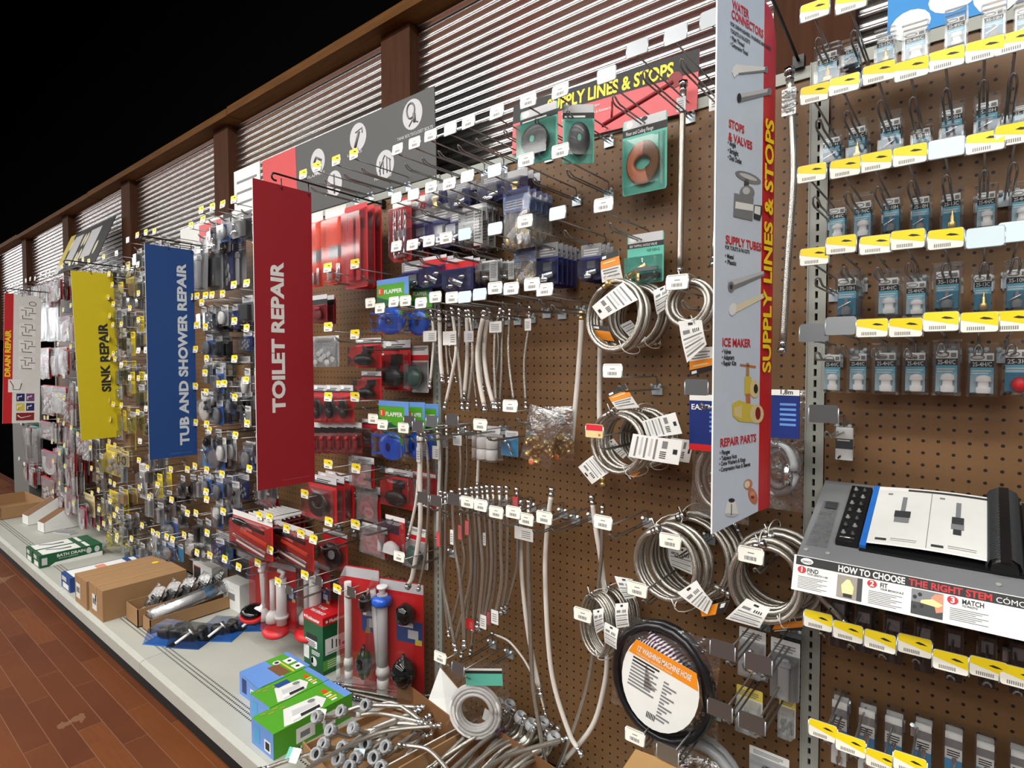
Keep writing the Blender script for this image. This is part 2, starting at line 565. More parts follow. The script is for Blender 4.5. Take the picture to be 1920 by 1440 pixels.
# ---------------------------------------------------------------- hanging signs
def rod(x, L, zr, label, rise=.008):
    r = thing('sign_rod', label, 'sign rod', (x, 0, zr), 'black rods carrying the aisle signs')
    m = MB()
    pts = [(0, 0, 0), (0, -L, rise)] + [(0, -L - .012 * math.sin(a), rise - .012 + .012 * math.cos(a)) for a in (.6, 1.3, 2.1, 2.9, 3.6)]
    m.tube(pts, .0035, 'blackwire'); m.obj('rod', r)
    m = MB(); m.box(-.012, -.02, -.014, .012, 0, .014, 'black'); m.obj('mounting_bracket', r)
def clip(m, y, z0, z1):
    m.tube([(0, y, z1), (0, y, z0), (.004, y, z0 - .01)], .002, 'blackwire')
def vsign(name, label, x, y0, z0, W, Hh, bg, txt, tc, size_w, ucol, start, fit, rz=0, tilt=0, extra=None):
    """sign standing out from the wall: local +Y runs toward the wall, seen from +X"""
    r = thing(name, label, 'sign', (x, y0, z0), 'aisle signs hung over the shelf', rz=rz, rx=tilt)
    m = MB(); m.box(-.003, 0, 0, 0, W, Hh, bg, keys=['white'] * 2 + ['white'] * 3 + [bg]); m.obj('sign_board', r)
    m = MB(); m.text(txt, (.0007, W * ucol, start), (0, 0, 1), (0, -1, 0), size_w, tc, bold=.042, fit=fit); m.obj('lettering', r)
    m = MB(); clip(m, W * .47, Hh - .004, Hh + .022); clip(m, W * .95, Hh - .004, Hh + .032); m.obj('hanging_clip', r)
    return r
rod(-1.845, .456, 2.064, 'black rod holding the red toilet repair sign')
s = vsign('aisle_sign', 'tall red sign lettered TOILET REPAIR', -1.845, -.533, 1.014, .212, 1.024, 'signred', 'TOILET REPAIR', 'white', .062, .475, .255, .51)
m = MB()
for i in range(1):
    m.text('FOR HELP AND INFORMATION VISIT US AT THE DESK', (.0007, .09, .02), (0, 1, 0), (0, 0, 1), .005, 'coral', fit=.1)
m.obj('small_print', s)
rod(-3.02, .456, 2.02, 'black rod holding the blue tub and shower sign')
s = vsign('aisle_sign', 'tall blue sign lettered TUB AND SHOWER REPAIR', -3.02, -.452, .985, .214, 1.01, 'signblue', 'TUB AND SHOWER REPAIR', 'supplywhite', .056, .82, .055, .885)
m = MB(); m.text('FOR HELP AND INFORMATION VISIT US AT THE DESK', (.0007, .09, .016), (0, 1, 0), (0, 0, 1), .005, 'skyblue', fit=.1); m.obj('small_print', s)
rod(-4.25, .456, 2.05, 'black rod holding the yellow sink repair sign')
vsign('aisle_sign', 'tall yellow sign lettered SINK REPAIR', -4.25, -.405, .97, .218, 1.03, 'signyellow', 'SINK REPAIR', 'ink', .066, .78, .29, .43, tilt=.03)
rod(-5.8, .46, 2.01, 'black rod holding the white drain repair sign')
s = vsign('aisle_sign', 'tall white sign with pipe drawings and red band lettered DRAIN REPAIR', -5.8, -.51, .985, .225, 1.0, 'paper', 'DRAIN REPAIR', 'yellow', .045, .18, .36, .36, tilt=-.035)
m = MB(); m.poly(((.0004, 0, 0), (.0004, .055, 0), (.0004, .055, 1), (.0004, 0, 1)), 'red'); m.obj('red_band', s)
m = MB()
def dr(pts, z, y=.1, k='ink', r=.0025):
    m.tube([(.0012, y + a, z + b) for a, b in pts], r, k, 4)
for z in (.86, .73, .6, .47):
    m.poly(((.0008, .09, z - .05), (.0008, .19, z - .05), (.0008, .19, z + .05), (.0008, .09, z + .05)), 'white')
    dr([(0, .02), (.03, .02), (.03, -.02), (.05, -.02), (.05, 0), (.09, 0)], z); dr([(.02, .04), (.07, .04), (.07, .01)], z); dr([(.01, -.02), (.01, -.045), (.07, -.045)], z)
m.poly(((.0008, .03, .24), (.0008, .11, .24), (.0008, .11, .34), (.0008, .03, .34)), 'white'); dr([(-.06, .08), (-.04, .04), (-.04, .01), (.0, .01), (.01, .06)], .25)
for i, (y, z, k) in enumerate(((.08, .17, 'navy'), (.14, .17, 'mauve'), (.08, .095, 'dullyellow'), (.14, .095, 'navy'), (.08, .02, 'darkred'))):
    wd = .05 if i < 4 else .11
    m.poly(((.0008, y, z), (.0008, y + wd, z), (.0008, y + wd, z + .06), (.0008, y, z + .06)), k)
    dr([(.01, .01), (.01, .035), (.03, .035), (.03, .045)] if i < 4 else [(.01, .04), (.03, .02), (.09, .035)], z, y, 'white', .004)
m.obj('pipe_drawing', s)
m = MB()
for a in range(10):
    pass
m.tube([(.001, .17 + .022 * math.cos(a * .628), .935 + .016 * math.sin(a * .628)) for a in range(10)], .0018, 'ink', 4, True); m.obj('round_emblem', s)

# supply lines sign: pale panel with a red band that turns away at its edge
SZ = 1.142
A, B = V((-.367, -.45, 0)), V((-.318, -.244, 0))
d = (B - A).normalized()
ang = math.atan2(d.y, d.x) - math.pi / 2
r = thing('aisle_sign', 'tall pale blue and red sign of pictured parts lettered SUPPLY LINES & STOPS', 'sign', (A.x, A.y, SZ), 'aisle signs hung over the shelf', rz=ang)
W, Hh = .155, 1.01
m = MB()
m.poly(((0, 0, -.017), (0, W, 0), (0, W, Hh - .03), (0, W - .025, Hh), (0, 0, Hh)), 'signwhite')
m.poly(((-.003, 0, -.017), (-.003, 0, Hh), (-.003, W - .025, Hh), (-.003, W, Hh - .03), (-.003, W, 0)), 'white')
m.poly(((0, 0, -.017), (0, 0, Hh), (-.003, 0, Hh), (-.003, 0, -.017)), 'white'); m.poly(((0, 0, -.017), (-.003, 0, -.017), (-.003, W, 0), (0, W, 0)), 'white')
m.obj('sign_board', r)
m = MB()
bw = [(0, W), (-.0005, W + .02), (-.002, W + .038), (-.005, W + .054)]
for i in range(3):
    (xa, ya), (xb, yb) = bw[i], bw[i + 1]
    tz = [Hh - .03, Hh - .035, Hh - .05, Hh - .09]
    m.poly(((xa, ya, 0), (xb, yb, .0), (xb, yb, tz[i + 1]), (xa, ya, tz[i])), 'red')
    m.poly(((xa - .002, ya, 0), (xa - .002, ya, tz[i]), (xb - .002, yb, tz[i + 1]), (xb - .002, yb, .0)), 'white')
m.obj('red_band', r)
m = MB(); m.text('SUPPLY LINES & STOPS', (.003, W + .034, .272), (0, 0, 1), (0, -1, 0), .042, 'yellow', bold=.03, fit=.49); m.obj('band_lettering', r)
m = MB()
X = .0008
def ln(t, y, z, size, key='red', fit=None, bold=.02, sx=.62):
    m.text(t, (X, y, z), (0, 1, 0), (0, 0, 1), size, key, sx, bold, fit=fit)
SY = .0097
for t, px, py, fit in (('WATER', 1371, 12, .05), ('CONNECTORS', 1370, 28, .083), ('STOPS', 1365, 232, .042), ('& VALVES', 1364, 258, .062), ('SUPPLY TUBES', 1359, 448, .088), ('ICE MAKER', 1353, 645, .07), ('REPAIR PARTS', 1350, 838, .09)):
    pass
def signyz(px, py):
    """a point of the sign board seen at that place of the photo, in the board's own measures"""
    n = V((d.y, -d.x, 0))
    rr = ray(px, py)
    q = CAM + rr * ((V((A.x, A.y, 0)) - CAM).dot(n) / rr.dot(n))
    return (q - V((A.x, A.y, 0))).dot(d), q.z - SZ
for t, px, py, px2, sz in (('WATER', 1372, 14, 1404, .021), ('CONNECTORS', 1371, 33, 1431, .021), ('STOPS', 1366, 238, 1395, .02), ('& VALVES', 1365, 262, 1410, .02), ('SUPPLY TUBES', 1360, 456, 1427, .021), ('ICE MAKER', 1354, 649, 1407, .021), ('REPAIR PARTS', 1350, 838, 1417, .021)):
    y, z = signyz(px, py); y2, _ = signyz(px2, py)
    m = MB(); ln(t, y, z, sz, 'red', y2 - y, .03); m.obj('heading_lettering', r)
m = MB()
for t, px, py, px2, sz in (('FOR DISHWASHERS, WASHING MACHINES', 1369, 47, 1446, .009), ('TOILETS & FAUCETS', 1369, 60, 1406, .009), ('\u2022 Pipe Thread', 1369, 73, 1395, .01), ('\u2022 Compression Thread', 1369, 85, 1402, .01),
        ('\u2022 Angle', 1364, 271, 1379, .012), ('\u2022 Straight', 1364, 285, 1384, .012), ('\u2022 Dual Outlet', 1364, 298, 1390, .012), ('FOR TOILETS & FAUCETS', 1359, 466, 1405, .009), ('\u2022 Metal', 1359, 483, 1375, .011), ('\u2022 Plastic', 1359, 494, 1380, .011),
        ('\u2022 Valves', 1353, 663, 1370, .012), ('\u2022 Adapters', 1353, 674, 1376, .012), ('\u2022 Repair Kits', 1352, 685, 1380, .012), ('\u2022 Flanges', 1349, 853, 1368, .011), ('\u2022 Tailpiece Nuts', 1349, 864, 1381, .011), ('\u2022 Cone Washers & Rings', 1348, 874, 1397, .011), ('\u2022 Compression Nuts & Sleeves', 1348, 885, 1406, .011)):
    y, z = signyz(px, py); y2, _ = signyz(px2, py)
    m = MB(); ln(t, y, z, sz, 'ink', y2 - y, .03); m.obj('list_lettering', r)
def flat(pts, key, lift=0):
    m.poly([(X + lift, *signyz(*p)) for p in pts], key)
def ell(cx, cy, rx, ry, key, a=0, n=16, lift=0):
    flat([(cx + rx * math.cos(t) * math.cos(a) - ry * math.sin(t) * math.sin(a), cy + rx * math.cos(t) * math.sin(a) + ry * math.sin(t) * math.cos(a)) for t in [-6.2832 * i / n for i in range(n)]], key, lift)
m = MB()
flat([(1374, 127), (1380, 121), (1437, 126), (1438, 134), (1382, 140), (1376, 146), (1371, 134)], 'white'); flat([(1384, 137), (1437, 131), (1438, 135), (1384, 140)], 'steelprint', .0002); ell(1436, 131, 3, 7, 'greyink', lift=.0004)
flat([(1383, 177), (1444, 165), (1445, 177), (1386, 192)], 'circle'); flat([(1385, 184), (1444, 172), (1445, 177), (1386, 192)], 'steelprint', .0002); ell(1385, 184, 4, 9, 'ink', lift=.0004); ell(1442, 172, 4, 7, 'greyink', lift=.0004)
m.obj('connector_picture', r)
m = MB()
ell(1402, 333, 26, 9, 'steelprint', .38); ell(1402, 332, 18, 4, 'circle', .38, lift=.0002); flat([(1395, 336), (1403, 336), (1404, 356), (1394, 356)], 'darkgrey'); ell(1400, 362, 14, 14, 'steelprint', lift=.0003); ell(1398, 358, 7, 7, 'circle', lift=.0005)
flat([(1376, 362), (1412, 372), (1410, 414), (1374, 406)], 'steelprint', .0004); flat([(1378, 378), (1411, 384), (1411, 396), (1377, 391)], 'white', .0006); flat([(1413, 384), (1428, 386), (1429, 398), (1424, 414), (1412, 410)], 'darkgrey', .0004); flat([(1414, 386), (1425, 388), (1424, 404), (1413, 400)], 'white', .0006)
m.obj('stop_valve_picture', r)
m = MB()
flat([(1364, 527), (1431, 508), (1433, 517), (1368, 546)], 'circle'); flat([(1366, 538), (1432, 513), (1433, 517), (1368, 546)], 'steelprint', .0002); ell(1370, 538, 6, 10, 'greyink', lift=.0003); ell(1370, 538, 3, 5, 'darkgrey', lift=.0005)
flat([(1372, 575), (1435, 548), (1437, 556), (1376, 588)], 'ivory'); ell(1373, 580, 7, 12, 'white', .2, lift=.0003)
m.obj('supply_tube_picture', r)
m = MB()
flat([(1387, 682), (1417, 686), (1416, 690), (1387, 686)], 'copper'); flat([(1399, 680), (1404, 681), (1404, 708), (1398, 707)], 'tan'); flat([(1396, 705), (1408, 707), (1408, 740), (1395, 740)], 'dullyellow', .0002); ell(1414, 729, 9, 17, 'cream', lift=.0003); ell(1416, 729, 4, 9, 'ink', lift=.0005)
flat([(1372, 757), (1385, 750), (1412, 760), (1411, 792), (1385, 790), (1373, 780)], 'dullyellow', .0002); flat([(1376, 764), (1390, 759), (1390, 785), (1376, 779)], 'cream', .0004); ell(1418, 776, 13, 18, 'cream', lift=.0004); ell(1420, 775, 5, 12, 'darkred', lift=.0006); flat([(1398, 738), (1406, 738), (1406, 756), (1398, 756)], 'copper', .0003)
m.obj('icemaker_valve_picture', r)
m = MB()
ell(1402, 908, 8, 10, 'copper', .3); ell(1400, 908, 5, 7, 'ivory', .3, lift=.0002); ell(1411, 930, 8, 16, 'copper', -.3); ell(1410, 926, 5, 5, 'fleshtone', lift=.0002); ell(1410, 932, 3, 3, 'darkred', lift=.0004)
flat([(1364, 938), (1377, 936), (1384, 963), (1376, 969), (1362, 968), (1358, 962)], 'white'); ell(1371, 938, 6, 4, 'ink', lift=.0003); flat([(1370, 945), (1371.4, 945), (1371, 966), (1369.6, 966)], 'ink', .0003); flat([(1359, 962), (1384, 963), (1376, 969), (1362, 968)], 'circle', .0002)
m.obj('nut_and_sleeve_picture', r)
m = MB(); m.tube([(0, W - .04, Hh - .02), (.003, W - .04, Hh + .01), (-.004, W - .035, Hh + .03)], .003, 'blackwire'); m.obj('hanging_clip', r)
rod(-.335, .44, 2.122, 'black rod holding the supply lines sign', .07)

# ---------------------------------------------------------------- header signs over the boards
r = thing('header_sign', 'wide grey header sign with round plumbing drawings and red end', 'sign', (-2.755, -.004, 2.115), rx=.03)
m = MB(); m.box(0, -.004, 0, 1.218, 0, .315, 'greysign'); m.obj('sign_board', r)
m = MB(); m.rect(0, 0, .30, .315, -.0046, 'redheader'); m.obj('red_panel', r)
m = MB()
CIR = [(599, 304, .055), (675, 258, .055), (777, 216, .055), (629, 345, .055), (724, 309, .055)]
for px, py, rr in CIR:
    q = at(px, py, -.006); m = MB(); m.disc(q.x + 2.755, q.z - 2.115, rr, rr, -.0048, 'circle', 28); m.obj('printed_circle', r)
m = MB()
q = at(535, 345, -.006); m.disc(.08, .04, .05, .05, -.0048, 'circle', 24); m.rect(.14, .03, .29, .12, -.005, 'paper')
m.obj('printed_circle', r)
m = MB()
def lo(px, py):
    q = at(px, py, -.006); return q.x + 2.755, q.z - 2.115
for (px, py, rr), shape in zip(CIR, (0, 1, 2, 3, 4)):
    x, z = lo(px, py)
    m = MB()
    def ar(pts, k=.0026):
        m.tube([(x + a, -.0056, z + b) for a, b in pts], k, 'greyink', 4)
    if shape == 0:
        ar([(-.03, -.01), (-.01, .02), (.03, .0), (.015, -.02), (-.03, -.01)], .006)
    elif shape == 1:
        ar([(-.02, -.04), (.01, .02)], .007); ar([(-.015, .02), (.03, .03), (.03, .01)])
    elif shape == 2:
        m.tube([(x - .008 + .022 * math.cos(a * .52), -.0056, z + .015 + .028 * math.sin(a * .52)) for a in range(12)], .004, 'greyink', 4, True); ar([(-.02, -.04), (.0, -.02), (.03, -.035)]); ar([(.01, .0), (.012, -.03)], .008)
    elif shape == 3:
        ar([(0, -.04), (0, .04)], .004); ar([(-.015, -.02), (.02, -.02)])
    else:
        for a in (-.03, -.01, .012, .03):
            ar([(a, -.035), (a, .03 - abs(a) * .4)])
        ar([(-.035, -.02), (0, .035), (.035, .01)])
    m.obj('line_drawing', r)
m = MB()
for t, px, py, px2 in (('TANK BOLTS/CLOSET BOLTS', 748, 264, 815), ('FLAPPERS', 580, 335, 612), ('LEVERS', 655, 294, 682), ('PULL', 612, 366, 640), ('FILL VALVES', 704, 338, 736)):
    x, z = lo(px, py); x2, _ = lo(px2, py)
    m = MB(); m.text(t, (x, -.0052, z - .004), (1, 0, 0), (0, 0, 1), .016, 'circle', fit=x2 - x, bold=.01); m.obj('caption_lettering', r)
r = thing('header_sign', 'black and red header lettered SUPPLY LINES & STOPS in yellow', 'sign', (-1.18, -.012, 2.105), ry=.04)
m = MB(); m.box(0, -.003, 0, .607, 0, .152, 'coral'); m.obj('sign_board', r)
m = MB(); m.rect(0, .095, .607, .152, -.0036, 'ink'); m.rect(.0, .0, .04, .152, -.0034, 'coral'); m.disc(.12, .06, .05, .05, -.0038, 'ivory'); m.obj('black_band', r)
m = MB(); m.text('SUPPLY LINES & STOPS', (.135, -.0042, .102), (1, 0, 0), (0, 0, 1), .05, 'yellow', bold=.03, fit=.405); m.obj('lettering', r)
m = MB()
m.text('Parts listed are for connection', (.19, -.0042, .078), (1, 0, 0), (0, 0, 1), .012, 'white', fit=.13); m.text('Water inlets, Outlet faucet lines & Attached by', (.19, -.0042, .06), (1, 0, 0), (0, 0, 1), .012, 'white', fit=.17); m.text('Cut tube', (.19, -.0042, .044), (1, 0, 0), (0, 0, 1), .012, 'white', fit=.04); m.obj('small_print', r)
m = MB(); m.tube([(.33, -.004, .02), (.54, -.004, .085)], .006, 'darkred', 4); m.tube([(.36, -.004, .03), (.36, -.004, .08)], .003, 'darkred', 4); m.disc(.545, .09, .02, .02, -.0045, 'darkred'); m.obj('printed_pipe', r)
r = thing('header_sign', 'black header with yellow end leaning back above the sink repair goods', 'sign', (-6.2, -.08, 2.2), rx=-.37)
m = MB(); m.box(0, -.004, 0, 1.13, 0, .38, 'ink'); m.obj('sign_board', r)
m = MB(); m.rect(0, .09, .14, .38, -.0046, 'dullyellow'); m.rect(0, 0, .14, .09, -.0046, 'paper'); m.obj('yellow_panel', r)
m = MB(); m.rect(.2, .08, .42, .34, -.0046, 'circle'); m.obj('picture_panel', r)
m = MB(); m.rect(.62, .08, .88, .34, -.0046, 'circle'); m.obj('picture_panel', r)
for x, z in ((.17, .27), (.17, .08), (.5, .27), (.5, .1), (.57, .27), (.57, .12), (.95, .14)):
    m = MB(); m.disc(x, z, .03, .06, -.0048, 'ivory', 14); m.obj('printed_oval', r)
r = thing('header_sign', 'pale header sign with red panel above the tub and shower goods', 'sign', (-3.9, -.004, 2.115))
m = MB(); m.box(.14, -.004, 0, .83, 0, .13, 'paper'); m.box(.83, -.004, 0, 1.1, 0, .33, 'white'); m.obj('sign_board', r)
m = MB(); m.rect(.4, .0, .7, .115, -.0046, 'coral'); m.rect(.7, .03, .8, .13, -.0048, 'ink'); m.obj('red_panel', r)
m = MB()
for i in range(5):
    m.rect(.86, .04 + i * .055, 1.07, .052 + i * .055, -.0046, 'greyink')
m.obj('printed_line', r)
r = thing('header_sign', 'bright blue header with white shapes above the faucet stem packs', 'sign', (-.165, -.004, 2.112))
m = MB(); m.box(0, -.004, 0, .9, 0, .3, 'sky'); m.obj('sign_board', r)
m = MB()
for x, z, a, b in ((.02, .0, .035, .03), (.09, .03, .04, .03), (.16, .02, .04, .05), (.24, .03, .03, .04), (.32, .08, .05, .06)):
    m.disc(x + .02, z + .02, a, b, -.0046, 'white', 16)
m.obj('printed_foam', r)

# ---------------------------------------------------------------- peg hooks with label holders
def hook_meshes(L):
    m = MB(); m.box(-.015, -.006, -.016, .015, 0, .01, 'zinc'); m.cyl((-.012, -.006, .006), (-.012, -.014, .012), .004, 'zinc', 7); m.cyl((.012, -.006, .006), (.012, -.014, .012), .004, 'zinc', 7)
    plate = m.mesh('back_plate')
    m = MB()
    a = .0055
    m.tube([(-a, 0, 0), (-a, -L + .055, 0), (-a, -L + .042, .004), (-a * .7, -L + .034, .012), (0, -L + .031, .015), (a * .7, -L + .034, .012), (a, -L + .042, .004), (a, -L + .055, 0), (a, 0, 0)], .0021, 'wire', 6)
    m.tube([(0, -.004, 0), (0, -.006, .03), (0, -.012, .034), (0, -L + .002, .036)], .0021, 'wire', 6)
    wire = m.mesh('wire')
    return plate, wire
HM = {}
def holder_mesh(bare):
    m = MB(); m.rbox(-.0255, -.0175, .0255, .0175, -.0012, 0, .005, 'plate'); m.cyl((-.0255, -.0006, -.017), (-.0255, -.0006, .012), .0013, 'zinc', 5); m.cyl((.0255, -.0006, -.017), (.0255, -.0006, .012), .0013, 'zinc', 5)
    return m.mesh('label_holder')
def label_mesh(k):
    m = MB()
    y = -.0022
    if k in 'yY':
        m.rbox(-.0245, -.0165, .0245, .0165, y, -.0012, .004, 'tagwhite')
        m.poly(((-.0245, y - .0002, .004), (.0245, y - .0002, -.007), (.0245, y - .0002, .0125), (.021, y - .0002, .0165), (-.021, y - .0002, .0165), (-.0245, y - .0002, .0125)), 'yellow')
        m.poly(((.0, y - .0004, .006), (.008, y - .0004, .004), (.019, y - .0004, .004), (.013, y - .0004, .007), (.006, y - .0004, .0085)), 'ink')
        for i in range(9):
            m.rect(-.016 + i * .0027, -.0135, -.0145 + i * .0027, -.0075, y - .0003, 'greyink')
    elif k == 'w':
        m.rbox(-.0245, -.0165, .0245, .0165, y, -.0012, .004, 'tagwhite')
        m.rect(-.021, .0135, .021, .0145, y - .0003, 'greyink'); m.rect(-.006, .003, .007, .005, y - .0003, 'greyink')
        for i in range(9):
            m.rect(-.012 + i * .0027, -.011, -.0106 + i * .0027 + (i % 3) * .0004, -.003, y - .0003, 'greyink')
    elif k == 'b':
        m.rbox(-.0245, -.0165, .0245, .0165, y, -.0012, .004, 'tagblank')
    elif k == 'r':
        m.rbox(-.0245, -.0165, .0245, .0165, y, -.0012, .003, 'cream'); m.rect(-.0235, .001, .0235, .0155, y - .0003, 'tagred'); m.rect(.012, -.012, .018, -.006, y - .0003, 'copper')
    return m.mesh('price_label')
HOLD = holder_mesh(0)
LAB = {k: label_mesh(k) for k in 'ywbr'}
KN = dict(y='yellow and white price tag', w='white price tag', b='blank pale tag', m='bare metal tag plate', r='red and cream price tag')
def hook(x, z, kind, L, label, group, skew=0):
    """x, z: centre of the tag"""
    if L not in HM:
        HM[L] = hook_meshes(L)
    r = thing('peg_hook', label, 'hook', (x, -.0005, z - .052), group)
    link('back_plate', HM[L][0], r)
    link('wire', HM[L][1], r)
    h = link('label_holder', HOLD, r, (0, -L, .052))
    h.rotation_euler = (random.uniform(-.12, .03), 0, skew + random.uniform(-.04, .04))
    if kind != 'm':
        link('price_label', LAB[kind], h)
    return r
random.seed(5)
SECT = {}
def hooks(key, phrase, data, L=.25, tol=.045):
    hs = []
    for t in data.split():
        px, py, k = t.split(',')
        q = at(float(px), float(py), -L)
        hs.append([q.x, q.z, k])
    hs.sort(key=lambda h: -h[1])
    rows, cur = [], []
    for h in hs:
        if cur and cur[0][1] - h[1] > tol:
            rows.append(cur); cur = []
        cur.append(h)
    rows.append(cur)
    out = []
    for ri, row in enumerate(rows):
        row.sort()
        for ci, (x, z, k) in enumerate(row):
            ph = '%s from left, %s row of %s' % (ORD[ci + 1], ORD[ri + 1], phrase)
            hook(x, z, k, L, 'peg hook with %s, %s' % (KN[k], ph), 'peg hooks of the ' + phrase)
            out.append((x, z - .052, ph, ri, ci))
    SECT[key] = out
    return out
hooks('R', 'stem display', '1528,20,y 1596,4,y 1528,176,y 1583,159,y 1648,137,y 1709,130,y 1774,111,y 1846,93,y 1903,79,y 1522,325,y 1585,315,y 1642,303,y 1706,291,y 1774,278,b 1847,267,y 1903,251,y 1527,481,y 1577,459,y 1642,459,y 1702,449,y 1773,448,y 1847,445,b 1909,434,b 1526,624,m 1576,611,m 1635,615,y 1698,614,y 1764,603,y 1836,604,y 1899,602,y 1544,776,m 1534,1163,y 1590,1184,y 1650,1202,y 1715,1210,y 1782,1241,y 1853,1253,y 1912,1270,y 1543,1369,y 1595,1396,y 1653,1426,y 1706,1432,y', .23)
hooks('D', 'supply section', '746,280,w 778,268,w 808,254,w 845,242,b 879,229,w 932,211,w 991,189,w 1051,171,w 1138,141,b 744,371,b 776,365,b 809,351,w 843,345,w 877,331,b 928,320,b 987,300,w 1051,283,w 744,462,w 774,459,w 805,452,w 837,446,w 872,439,b 929,429,b 985,415,w 1046,400,b 1132,384,w 695,568,w 713,578,w 739,566,w 761,564,w 790,568,w 817,557,w 848,558,w 872,557,b 900,552,b 929,540,w 959,541,w 998,533,w 1022,543,w 957,761,w 1149,695,w 1270,529,w 700,785,w 718,796,w 757,802,w 848,787,m 901,796,w 1115,808,r 793,933,m 818,939,m 851,936,m 877,941,w 902,947,w 931,960,w 963,960,w 987,973,w 1021,970,w 1131,979,w 826,1232,w 859,1253,m 1093,1152,w 1195,1104,w 1257,1014,w 1408,1040,w 1191,1380,w 1306,726,m 768,790,m 784,798,m 810,790,m')
hooks('DL', 'front supply hooks', '1195,90,m 1267,65,m 1336,33,m 1252,1413,m 1355,1218,m 1422,1243,m 1350,1330,m 1410,1355,m', .3)
hooks('E', 'toilet section', '569,327,y 595,313,y 631,301,y 664,289,y 615,502,y 666,495,y 616,613,y 666,627,y 616,744,y 666,744,y 616,870,y 668,878,y 572,926,y 487,967,y 506,970,y 458,987,y 538,991,y 565,1001,y 588,1011,y 617,978,y 667,983,y 507,1031,y 484,1055,y 522,1091,y 572,1078,y 633,1104,y 542,1106,m 598,1089,m 659,1110,m 749,1043,w')
hooks('F', 'tub section', '379,567,y 440,602,y 463,615,y 369,610,y 386,613,y 367,655,y 388,672,y 440,673,y 385,699,y 462,713,y 411,720,y 421,719,y 367,724,y 387,735,y 441,745,y 367,792,y 388,795,y 393,806,y 464,794,y 442,816,y 366,874,y 388,881,y 417,889,y 468,879,y 387,922,y 388,936,y 368,962,y 419,959,y 389,999,y 370,1036,y 394,1041,y 422,1048,y 448,1063,y 378,394,y 399,388,y 418,383,y 439,374,y 381,412,y 359,423,y 439,534,y 463,531,y 398,553,y 418,551,y 386,554,y 370,555,y 358,557,y 321,880,y 296,909,y 322,937,y 313,1006,y 324,1011,y 297,1002,y 287,997,y 352,880,y 352,962,y 346,1003,y')
hooks('G', 'sink section', '240,450,b 258,441,y 274,436,y 290,434,y 241,502,y 259,496,w 205,514,y 211,534,y 260,550,y 203,557,y 213,570,y 244,578,y 260,600,y 206,592,y 212,609,y 228,608,y 203,634,y 213,663,y 205,670,y 216,673,y 260,657,w 228,684,w 274,656,w 205,708,y 244,708,w 260,709,y 274,707,w 204,751,y 213,758,y 228,760,y 259,773,y 274,766,w 206,786,y 263,827,w 205,828,y 216,835,y 170,840,y 213,854,y 261,863,y 277,877,y 172,878,y 207,903,y 215,908,y 262,914,y 185,919,y 173,925,y 280,932,y 207,940,y 186,955,y 220,955,y 215,966,y 207,979,y 195,982,y 185,990,y 267,985,y 220,1005,y 219,1012,y 247,1010,y 117,500,y 131,494,y 144,491,y 156,487,y 167,490,y 195,482,y 219,475,w')
hooks('H', 'drain section', '119,581,y 133,573,y 109,645,w 133,650,y 120,705,w 109,742,y 120,747,y 145,729,w 84,783,y 90,783,y 110,788,y 120,794,y 134,802,y 146,814,y 121,835,y 98,828,y 112,850,y 100,865,y 122,874,y 112,906,y 124,918,y 100,921,y 138,944,y 18,537,w 24,535,w 30,533,w 36,531,w 49,526,w 57,523,w 66,522,w 77,516,w 87,514,w 94,511,w 40,793,w 36,860,w 46,870,w')

# ---------------------------------------------------------------- packs: unit wide, unit high, hanging from the top; front faces -Y
STY = {}
def style(name):
    def deco(fn):
        STY[name] = fn
        return fn
    return deco
def card(m, key, z0=-1, z1=0, r=.06):
    m.rbox(-.5, z0, .5, z1, -.04, 0, r, key)
def shell(x0=-.46, x1=.46, z0=-.97, z1=-.3, d=1, key='clear'):
    m = MB()
    b = .06
    for (a, bb) in (((x0, z0, x1, z1), (x0 + b, z0 + b, x1 - b, z1 - b)),):
        P = [(a[0], -.045, a[1]), (a[2], -.045, a[1]), (a[2], -.045, a[3]), (a[0], -.045, a[3])]
        Q = [(bb[0], -d, bb[1]), (bb[2], -d, bb[1]), (bb[2], -d, bb[3]), (bb[0], -d, bb[3])]
        for i in range(4):
            j = (i + 1) % 4
            m.poly((P[i], P[j], Q[j], Q[i]), 'rim' if key == 'clear' else key)
        m.poly(Q, key)
    return m
def bag_shell(key='bag', top=-.02):
    m = MB()
    n, k = 5, 5
    for s in (-1, 1):
        base = len(m.v)
        for i in range(n + 1):
            for j in range(k + 1):
                x, z = -.5 + i / n, -1 + (1 + top) * j / k
                e = min(1, 4 * (i / n) * (1 - i / n)) * min(1, 5 * (j / k) * (1 - j / k) + .02)
                y = -.5 + s * .5 * e * (1 + .25 * math.sin(9 * x + 7 * z))
                m.v.append(V((x * (1 - .04 * math.sin(8 * z)), y, z)))
        for i in range(n):
            for j in range(k):
                a = base + i * (k + 1) + j
                m.face((a, a + k + 1, a + k + 2, a + 1), key, True)
    return m
def lines(m, x0, z0, x1, z1, n, key='greyink', y=-.05):
    for i in range(n):
        z = z0 + (z1 - z0) * i / n
        m.rect(x0, z, x1 - (.0 if i % 3 else .12) * (x1 - x0), z + (z1 - z0) / n * .5, y, key)
